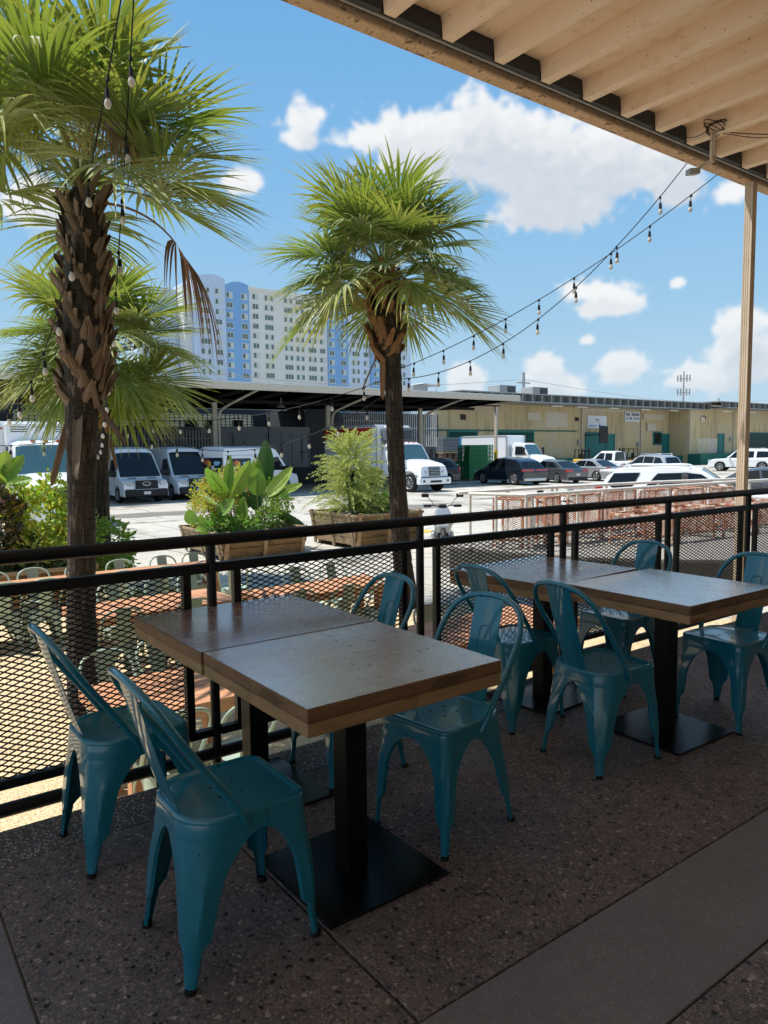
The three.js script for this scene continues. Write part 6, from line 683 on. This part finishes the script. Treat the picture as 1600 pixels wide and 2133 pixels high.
// ---------------------------------------------------------------- yellow block warehouse on the right
{
  const t = thing('yellow_warehouse', 'old yellow block warehouse with grey ribbed eave and teal doors', 'warehouse');
  mesh('wall', [tri(bx(45.2, 84.1, LOT, 6.2, -54, -53)), tri(bx(84.1, 150, LOT, 6.4, -54, -50.3))], M.yellow, t);
  mesh('dock_base', [bx(48, 84, LOT, 0.2, -52.99, -50.9, 0.03), bx(84, 150, LOT, 0.4, -50.29, -48.6, 0.03)], M.greenBase, t);
  mesh('eave', [bx(46, 88, 5.85, 5.95, -53, -49.6), bx(45.5, 88, 6.62, 6.72, -56, -49.55), bx(46, 88, 5.95, 6.62, -50.4, -50.3), bx(88, 150, 6.05, 6.12, -50.3, -47.6), bx(86, 150, 6.72, 6.8, -53, -47.5), bx(88, 150, 6.12, 6.72, -48.4, -48.3)], M.steel, t);
  for (let i = 0; i < 30; i++) { const x = 46.5 + i * 1.42; if (x < 88) mesh('eave_rib', [bx(x, x + 0.1, 5.96, 6.61, -50.29, -49.58)], M.steel, t); } for (let i = 0; i < 30; i++) { const x = 88.5 + i * 1.5; mesh('eave_rib', [bx(x, x + 0.1, 6.13, 6.71, -48.29, -47.55)], M.steel, t); }
  mesh('parapet', [bx(44, 150, 6.73, 7.0, -70, -56)], M.whiteMatt, t);
  for (const x of [60.2, 64.2, 69.8, 75.8, 81.6, 90.2, 96.6, 103, 109]) mesh('strip_light', [bx(x - 0.85, x + 0.85, 5.62, 5.74, x > 88 ? -48.9 : -50.9, x > 88 ? -48.75 : -50.7, 0.02)], M.whiteMatt, t);
  const door = (x0, x1, y0, y1, z, m, ribs) => { const d = mesh('door', [bx(x0, x1, y0, y1, z, z + 0.06)], m, t); mesh('frame', [bx(x0 - 0.14, x0, y0, y1 + 0.14, z, z + 0.12), bx(x1, x1 + 0.14, y0, y1 + 0.14, z, z + 0.12), bx(x0, x1, y1, y1 + 0.14, z, z + 0.12)], M.tealDoor, d); if (ribs) { const g = []; for (let y = y0 + 0.1; y < y1 - 0.1; y += 0.22) g.push(bx(x0 + 0.02, x1 - 0.02, y, y + 0.1, z + 0.061, z + 0.1)); mesh('slats', g, M.tealDoor, d, true); } return d; };
  const gate = (x0, x1, y0, y1) => { const d = door(x0, x1, y0, y1, -52.98, M.greenDark); const g = []; for (let x = x0 + 0.1; x < x1; x += 0.22) g.push(bx(x, x + 0.06, y0, y1, -52.9, -52.86)); for (let y = y0 + 0.4; y < y1; y += 0.8) g.push(bx(x0, x1, y, y + 0.06, -52.855, -52.82)); mesh('bars', g, M.greenBase, d, true); };
  gate(47, 50.7, 0.25, 3.0); gate(53.6, 58.9, 0.25, 3.0); mesh('track', [bx(45.3, 66, 3.12, 3.24, -52.98, -52.85)], M.greenBase, t);
  door(67.7, 71.2, 0.25, 2.95, -52.98, M.tealDoor, true); door(71.55, 72.8, 0.3, 2.75, -52.98, M.tealDoor); door(82.8, 84.0, 0.3, 2.8, -52.98, M.tealDoor); door(91.0, 92.2, 0.45, 2.8, -50.28, M.tealDoor); door(98.5, 104, 0.5, 3.0, -50.28, M.greenDark); door(97.0, 97.9, 0.5, 2.8, -50.28, M.tealDoor);
  const w = mesh('window', [bx(80.8, 82.3, 1.7, 3.05, -52.98, -52.9)], M.glass, t); mesh('frame', [bx(80.65, 80.8, 1.6, 3.15, -52.99, -52.86), bx(82.3, 82.45, 1.6, 3.15, -52.99, -52.86), bx(80.8, 82.3, 1.55, 1.7, -52.99, -52.86), bx(80.8, 82.3, 3.05, 3.2, -52.99, -52.86)], M.tealDoor, w);
  for (const b of [[48.6, 49.2, 4.2, 4.7, -52.98, -52.85], [65.8, 66.3, 4.3, 4.7, -52.98, -52.85], [87.2, 87.7, 4.7, 5.1, -50.28, -50.15]]) mesh('air_vent', bx(...b), M.roofDark, t); for (const b of [[67.4, 75.2, 5.45, 5.72, -52.995, -52.98], [67.4, 67.7, 4.6, 5.44, -52.995, -52.98], [68.8, 69.0, 5.0, 5.44, -52.995, -52.98], [70.5, 70.8, 4.9, 5.44, -52.995, -52.98], [71.8, 71.95, 5.05, 5.44, -52.995, -52.98], [72.7, 72.9, 4.6, 5.44, -52.995, -52.98], [73.7, 73.8, 4.7, 5.44, -52.995, -52.98], [74.6, 74.7, 4.6, 5.44, -52.995, -52.98], [79.5, 83.2, 4.7, 5.3, -52.995, -52.985], [61.0, 64.5, 3.6, 5.2, -52.996, -52.99], [58.2, 60.2, 4.3, 5.1, -52.995, -52.985], [86.2, 91.0, 0.5, 2.3, -50.295, -50.285]]) mesh('wall_patch', bx(...b), M.pale, t); for (const b of [[79.3, 81, 3.3, 4.2, -52.98, -52.8], [78.5, 79.2, 4.7, 5.4, -52.98, -52.8], [86.6, 87.4, 4.4, 5.0, -50.28, -50.1]]) mesh('wall_box', bx(...b), M.pale, t);
  for (const g of [[rod([73, 0.2, -51.2], [73, 1.2, -51.2], 0.04), rod([77, 0.2, -51.2], [77, 1.2, -51.2], 0.04), rod([73, 1.2, -51.2], [77, 1.2, -51.2], 0.04)], [rod([84.6, 0.4, -49], [84.6, 1.5, -49], 0.04), rod([86, 0.4, -49], [86, 1.5, -49], 0.04), rod([84.6, 1.5, -49], [86, 1.5, -49], 0.04)]]) mesh('hand_rail', g, M.yellowPaint, t);
  for (const [x, z] of [[66.9, -52.9], [78.1, -52.9], [84.25, -50.2], [94.6, -50.2]]) mesh('drain_pipe', [rod([x, 0.3, z], [x, 5.8, z], 0.07, 8)], M.pale, t); for (const [x, y, z] of [[77.6, 1.6, -52.9], [66.4, 1.9, -52.9], [93.9, 2.2, -50.2]]) mesh('meter_box', [bx(x - 0.2, x + 0.2, y - 0.3, y + 0.3, z - 0.08, z + 0.1, 0.03)], M.steel, t);
  const sg = thing('sign_board', 'white square company sign above the teal roll door', 'sign', [69.6, 4.25, -52.9]); { const c = document.createElement('canvas'); c.width = 256; c.height = 208; const k = c.getContext('2d'); k.fillStyle = '#dfe6ee'; k.fillRect(0, 0, 256, 208); k.fillStyle = '#3a4660'; k.beginPath(); k.ellipse(130, 66, 34, 9, 0.1, 0, 7); k.fill(); k.fillRect(120, 46, 4, 14); k.fillStyle = '#b06a6a'; k.beginPath(); k.ellipse(130, 98, 38, 5, 0.15, 0, 7); k.fill(); k.fillStyle = '#6f86ac'; for (let x = 48; x < 210; x += 9) if (x % 5) k.fillRect(x, 140, 6, 5); k.fillStyle = '#2f5aa4'; for (const x of [16, 34, 50, 66, 84, 100, 142, 158, 172, 188, 206, 222]) k.fillRect(x, 162, 12, 20); const tx = new THREE.CanvasTexture(c); tx.colorSpace = THREE.SRGBColorSpace; mesh('board', [bx(-1.72, 1.72, -0.72, 0.72, -0.07, 0)], M.whiteMatt, sg); mesh('print', grid(1, 1, (u, v) => [lerp(-1.7, 1.7, u), lerp(-0.7, 0.7, v), 0.008]), std({ map: tx, roughness: 0.5 }), sg); }
  const s2 = thing('sign_board', 'small white address sign high on the yellow wall', 'sign', [76.3, 4.95, -52.9]); { const c = document.createElement('canvas'); c.width = 256; c.height = 112; const k = c.getContext('2d'); k.fillStyle = '#cfd6da'; k.fillRect(0, 0, 256, 112); k.fillStyle = '#31425a'; for (const x of [18, 36, 54, 72, 116, 132, 148, 164, 180, 196, 212, 228]) k.fillRect(x, 18, 12, 28); for (const x of [24, 40, 74, 92, 108, 152, 168, 200, 216, 232]) k.fillRect(x, 64, 11, 24); const tx = new THREE.CanvasTexture(c); tx.colorSpace = THREE.SRGBColorSpace; mesh('board', [bx(-1.5, 1.5, -0.62, 0.62, -0.07, 0)], M.whiteMatt, s2); mesh('print', grid(1, 1, (u, v) => [lerp(-1.48, 1.48, u), lerp(-0.6, 0.6, v), 0.008]), std({ map: tx, roughness: 0.5 }), s2); }
  const hb = thing('hanging_panel', 'black square panel hanging left above the teal roll door', 'sign', [68.2, 2.75, -50.95]); mesh('panel', [bx(-0.75, 0.75, -0.95, 0.95, -0.05, 0.05)], M.black, hb); mesh('bracket', [bx(-0.75, -0.7, -0.05, 0.05, -2.0, -0.051), rod([-0.7, 0.95, 0], [-0.7, 1.25, 0], 0.03)], M.black, hb);
  const ac = thing('roof_unit', 'grey roof air conditioner left of the utility pole', 'air conditioner', [58.2, 7.0, -56.8], 0, 'roof air conditioners'); mesh('case', [bx(-1.25, 1.25, 0.05, 1.15, -0.9, 0.9, 0.04)], M.steel, ac); mesh('grille', [0, 1, 2, 3, 4, 5, 6, 7].map((k) => bx(-0.1 + k * 0.16, -0.02 + k * 0.16, 0.15, 1.05, 0.9, 0.93)), M.roofDark, ac); mesh('foot_rail', [bx(-1.2, 1.2, 0, 0.06, -0.8, -0.7), bx(-1.2, 1.2, 0, 0.06, 0.7, 0.8)], M.roofDark, ac); copy(ac, [63.4, 7.0, -56.8], 0, 'grey roof air conditioner right of the utility pole');
}
// goods on the ground before the warehouses
{
  const cg = (() => { const w = 0.56, d = 0.38, h = 0.3, g = [bx(-w / 2, w / 2, 0, 0.02, -d / 2, d / 2)]; for (const s of [-1, 1]) { for (let k = 0; k < 3; k++) { g.push(bx(-w / 2, w / 2, 0.03 + k * 0.1, 0.09 + k * 0.1, s * d / 2 - 0.012, s * d / 2 + 0.012), bx(s * w / 2 - 0.012, s * w / 2 + 0.012, 0.03 + k * 0.1, 0.09 + k * 0.1, -d / 2 + 0.013, d / 2 - 0.013)); } for (const q of [-0.5, 0, 0.5]) g.push(bx(q * w * 0.94 - 0.03, q * w * 0.94 + 0.03, 0, h - 0.004, s * d / 2 - 0.016, s * d / 2 + 0.016)); } return mg(g); })();
  const c0 = mesh('plastic_crate', cg, M.green); tag(c0, 'green plastic crate in the tall crate stack before the white box truck', 'crate', 'green crates in the tall stack'); let first = true; const R = rng(41);
  for (let k = 0; k < 8; k++) for (let i = 0; i < 4; i++) for (let j = 0; j < 3; j++) { if (j > 0 && i > 0) continue; const p = [36.0 + i * 0.585 + (R() - 0.5) * 0.03, LOT + 0.15 + k * 0.302, -38.2 - j * 0.4]; const lb = `green plastic crate, ${['bottom', 'second', 'third', 'fourth', 'fifth', 'sixth', 'seventh', 'top'][k]} layer of the tall stack, ${j ? ['', 'second', 'third'][j] + ' row back on the left side' : ['left', 'second', 'third', 'right'][i] + ' column of the front face'}`; if (first) { c0.position.set(...p); c0.userData.label = lb; first = false; } else copy(c0, p, (R() - 0.5) * 0.04, lb); }
  const pl = thing('pallet', 'wooden pallet under the green crate stack', 'pallet', [36.9, LOT + 0.004, -38.6]); for (const z of [-0.5, -0.25, 0, 0.25, 0.5]) mesh('board', bx(-1.25, 1.25, 0.11, 0.14, z - 0.1, z + 0.1), M.plank, pl); for (const x of [-1.1, 0, 1.1]) mesh('runner', bx(x - 0.05, x + 0.05, 0, 0.11, -0.6, 0.6), M.plank, pl); mesh('core', [bx(-0.6, 1.05, 0.15, 2.5, -0.5, 0.1)], M.greenDark, pl);
  const bp = thing('water_pallet', 'blue shrink wrapped pallet of bottles on the dark dock', 'pallet', [47.2, 0.22, -50.6]); for (let k = 0; k < 8; k++) mesh('pack', [bx(-0.9, 0.9, 0.12 + k * 0.26, 0.365 + k * 0.26, -0.6, 0.6, 0.04)], M.blueWrap, bp); mesh('pallet_base', [bx(-0.95, 0.95, 0, 0.11, -0.62, 0.62)], M.plank, bp);
  const b2 = thing('water_pallet', 'darker wrapped pallet left of the blue pallet on the dock', 'pallet', [45.0, 0.22, -50.9]); for (let k = 0; k < 5; k++) mesh('pack', [bx(-1.0, 1.0, 0.9 + k * 0.26, 1.145 + k * 0.26, -0.6, 0.6, 0.04)], M.slate, b2); mesh('pallet_base', [bx(-1, 1, 0.78, 0.89, -0.62, 0.62)], M.plank, b2); for (let i = 0; i < 9; i++) mesh('sack', [place(new THREE.SphereGeometry(0.34, 12, 8).scale(1, 0.5, 0.8), mat4(-0.8 + (i % 3) * 0.75, 0.17 + Math.floor(i / 3) * 0.25, 0.3, 0.2 * i))], M.sack, b2);
  const bn = thing('plastic_bin', 'pale plastic bulk bin left of the green crates', 'bin', [38.2, LOT + 0.004, -42.2]); mesh('shell', [bx(-0.75, 0.75, 0.12, 1.0, -0.6, 0.6, 0.03)], M.bin, bn); for (let k = 0; k < 7; k++) mesh('rib', [bx(-0.7 + k * 0.21, -0.63 + k * 0.21, 0.14, 0.97, 0.6, 0.63)], M.bin, bn); mesh('rim', [bx(-0.78, 0.78, 0.96, 1.04, -0.63, 0.635, 0.01)], M.bin, bn); mesh('foot', [bx(-0.7, -0.5, 0, 0.12, -0.55, 0.55), bx(0.5, 0.7, 0, 0.12, -0.55, 0.55)], M.bin, bn);
}

// ---------------------------------------------------------------- apartment tower far behind
{
  const t = thing('apartment_tower', 'pale and blue apartment tower with rows of small windows', 'building'), Z = -200;
  const arc = (x0, x1, y, r) => { const p = [[x0, LOT], [x1, LOT]]; for (let k = 0; k <= 10; k++) { const f = 1 - k / 10; p.push([lerp(x0, x1, f), y + r * Math.sin(f * 2.2 + 0.3)]); } return p; };
  const blk = (x0, x1, y, z, m, nm = 'wall_bay') => mesh(nm, [bx(x0, x1, LOT, y, Z - 16, z)], m, t);
  mesh('wall_bay', [ext(arc(82.2, 91.6, 49.3, 2.2), 16).translate(0, 0, Z - 7.6)], M.towerGrey, t); mesh('wall_bay', [ext(arc(91.6, 99.3, 48.6, 1.9), 16).translate(0, 0, Z - 8)], M.towerBlue, t);
  blk(99.3, 126.6, 46.3, Z - 0.5, M.towerPale); blk(99.3, 126.6, 49.0, Z - 0.45, M.towerCream, 'top_storey'); mesh('cornice', [bx(99, 126.9, 48.6, 49.6, Z - 16, Z + 0.2, 0.1)], M.towerCream, t); blk(126.6, 134.2, 48.2, Z, M.towerBlue); blk(134.2, 143.2, 48.8, Z - 0.5, M.towerPale); blk(143.2, 148.9, 48.2, Z, M.towerBlue); blk(148.9, 160.6, 49.5, Z - 0.5, M.towerPale); mesh('wall_bay', [bx(70, 82.2, LOT, 47.5, Z - 22, Z - 7)], M.towerGrey, t);
  mesh('side_fin', [new THREE.BufferGeometry()].map(() => ext([[81.0, LOT], [82.2, LOT], [82.2, 48.6], [79.6, 48.2]], 4).translate(0, 0, Z - 4)), M.towerCream, t); mesh('roof_house', [bx(124, 131, 49, 52.5, Z - 14, Z - 4)], M.towerBlue, t);
  const ok = [[85.3, 3], [89.4, 2], [93.0, 2], [97.7, 2], [101.5, 2], [106.0, 3], [112.6, 3], [116.6, 3], [121.0, 3], [124.7, 2], [127.9, 2], [132.3, 2], [137.5, 3], [141.6, 2], [145.4, 2], [152.0, 2], [156.6, 3]];
  const gp = {}, fr = {}; for (const n of [2, 3]) { const w = n * 0.95; gp[n] = mg(Array.from({ length: n }, (_, k) => bx(-w / 2 + k * 0.95 + 0.06, -w / 2 + k * 0.95 + 0.89, -0.7, 0.7, 0.03, 0.06))); fr[n] = mg([bx(-w / 2 - 0.12, w / 2 + 0.12, 0.72, 0.85, 0, 0.14), bx(-w / 2 - 0.12, w / 2 + 0.12, -0.9, -0.72, 0, 0.2), ...Array.from({ length: n + 1 }, (_, k) => bx(-w / 2 + k * 0.95 - 0.06, -w / 2 + k * 0.95 + 0.05, -0.72, 0.72, 0, 0.1))]); }
  const R = rng(91), blind = std({ color: lin(0.5, 0.58, 0.56), roughness: 0.6 }); const half = {}; for (const n of [2, 3]) half[n] = bx(n === 2 ? 0.05 : -0.42, n === 2 ? 0.9 : 0.42, -0.7, 0.7, 0.062, 0.075);
  for (const [x, n] of ok) { const blue = (x > 91.6 && x < 99.3) || (x > 126.6 && x < 134.2) || (x > 143.2 && x < 148.9), z = x < 91.6 ? Z + 0.42 : blue ? Z + 0.02 : Z - 0.42; for (let k = 0; k < 12; k++) { const y = 46.9 - (blue ? 0.5 : 0) - k * 2.87, m = mesh('window', gp[n], M.pane, t); m.position.set(x, y, z); mesh('frame', fr[n], M.towerCream, m); if (R() < 0.75) mesh('blind', half[n], blind, m); } }
}
// ---------------------------------------------------------------- poles and masts on the skyline
{
  const p = thing('utility_pole', 'grey utility pole with crossarms between the roof units', 'utility pole', [65.6, LOT, -60.5]); mesh('shaft', [rod([0, 0, 0], [0, 11.2, 0], 0.24, 12, 0.19)], M.steel, p); mesh('crossarm', [bx(-1.1, 1.1, 9.9, 10.05, -0.08, 0.08), bx(-0.9, 0.9, 8.6, 8.72, -0.08, 0.08)], M.steel, p); mesh('insulator', [-1, -0.5, 0.5, 1].flatMap((x) => [rod([x, 10.05, 0], [x, 10.4, 0], 0.06, 8), rod([x * 0.8, 8.72, 0], [x * 0.8, 9.0, 0], 0.05, 8)]), M.whiteMatt, p); mesh('transformer', [new THREE.CylinderGeometry(0.28, 0.28, 0.9, 14).translate(0.5, 7.9, 0.3)], M.steel, p);
  const w = []; for (const [y, z] of [[10.4, 0], [9.0, 0.2], [8.2, 0.3]]) { const a = [], b = []; for (let k = 0; k <= 12; k++) { const f = k / 12; a.push([65.6 - 45 * f, LOT + y - 1.4 * Math.sin(f * Math.PI), -60.5 + z - 6 * f]); b.push([65.6 + 70 * f, LOT + y - 1.6 * Math.sin(f * Math.PI), -60.5 + z]); } w.push(tube(a, 0.03, 30, 4), tube(b, 0.03, 30, 4)); } tag(mesh('power_line', w, M.steel), 'thin power lines running from the utility pole above the roofs', 'power line');
  const c = thing('cell_mast', 'slim cell mast with two tiers of antennas on the horizon', 'mast', [181, LOT, -110]), an = []; for (const y of [20.0, 16.4]) for (let k = 0; k < 6; k++) { const a = k * 1.047; an.push(bx(Math.cos(a) * 1.5 - 0.18, Math.cos(a) * 1.5 + 0.18, y - 0.7, y + 1.0, Math.sin(a) * 1.5 - 0.1, Math.sin(a) * 1.5 + 0.1), rod([0, y, 0], [Math.cos(a) * 1.5, y, Math.sin(a) * 1.5], 0.08, 5)); } mesh('shaft', [rod([0, 0, 0], [0, 22, 0], 0.4, 8, 0.16)], M.steel, c); for (let k = 0; k < 12; k++) mesh('antenna', an.slice(2 * k, 2 * k + 2), M.steel, c);
  const q = thing('utility_pole', 'short thin pole rising above the far right roof', 'utility pole', [112, LOT, -62]); mesh('shaft', [rod([0, 0, 0], [0, 9.8, 0], 0.16, 8)], M.steel, q); mesh('crossarm', [bx(-0.8, 0.8, 9.0, 9.12, -0.06, 0.06), bx(-0.5, 0.5, 8.3, 8.4, -0.06, 0.06)], M.steel, q);
}
renderer.render(scene, camera);
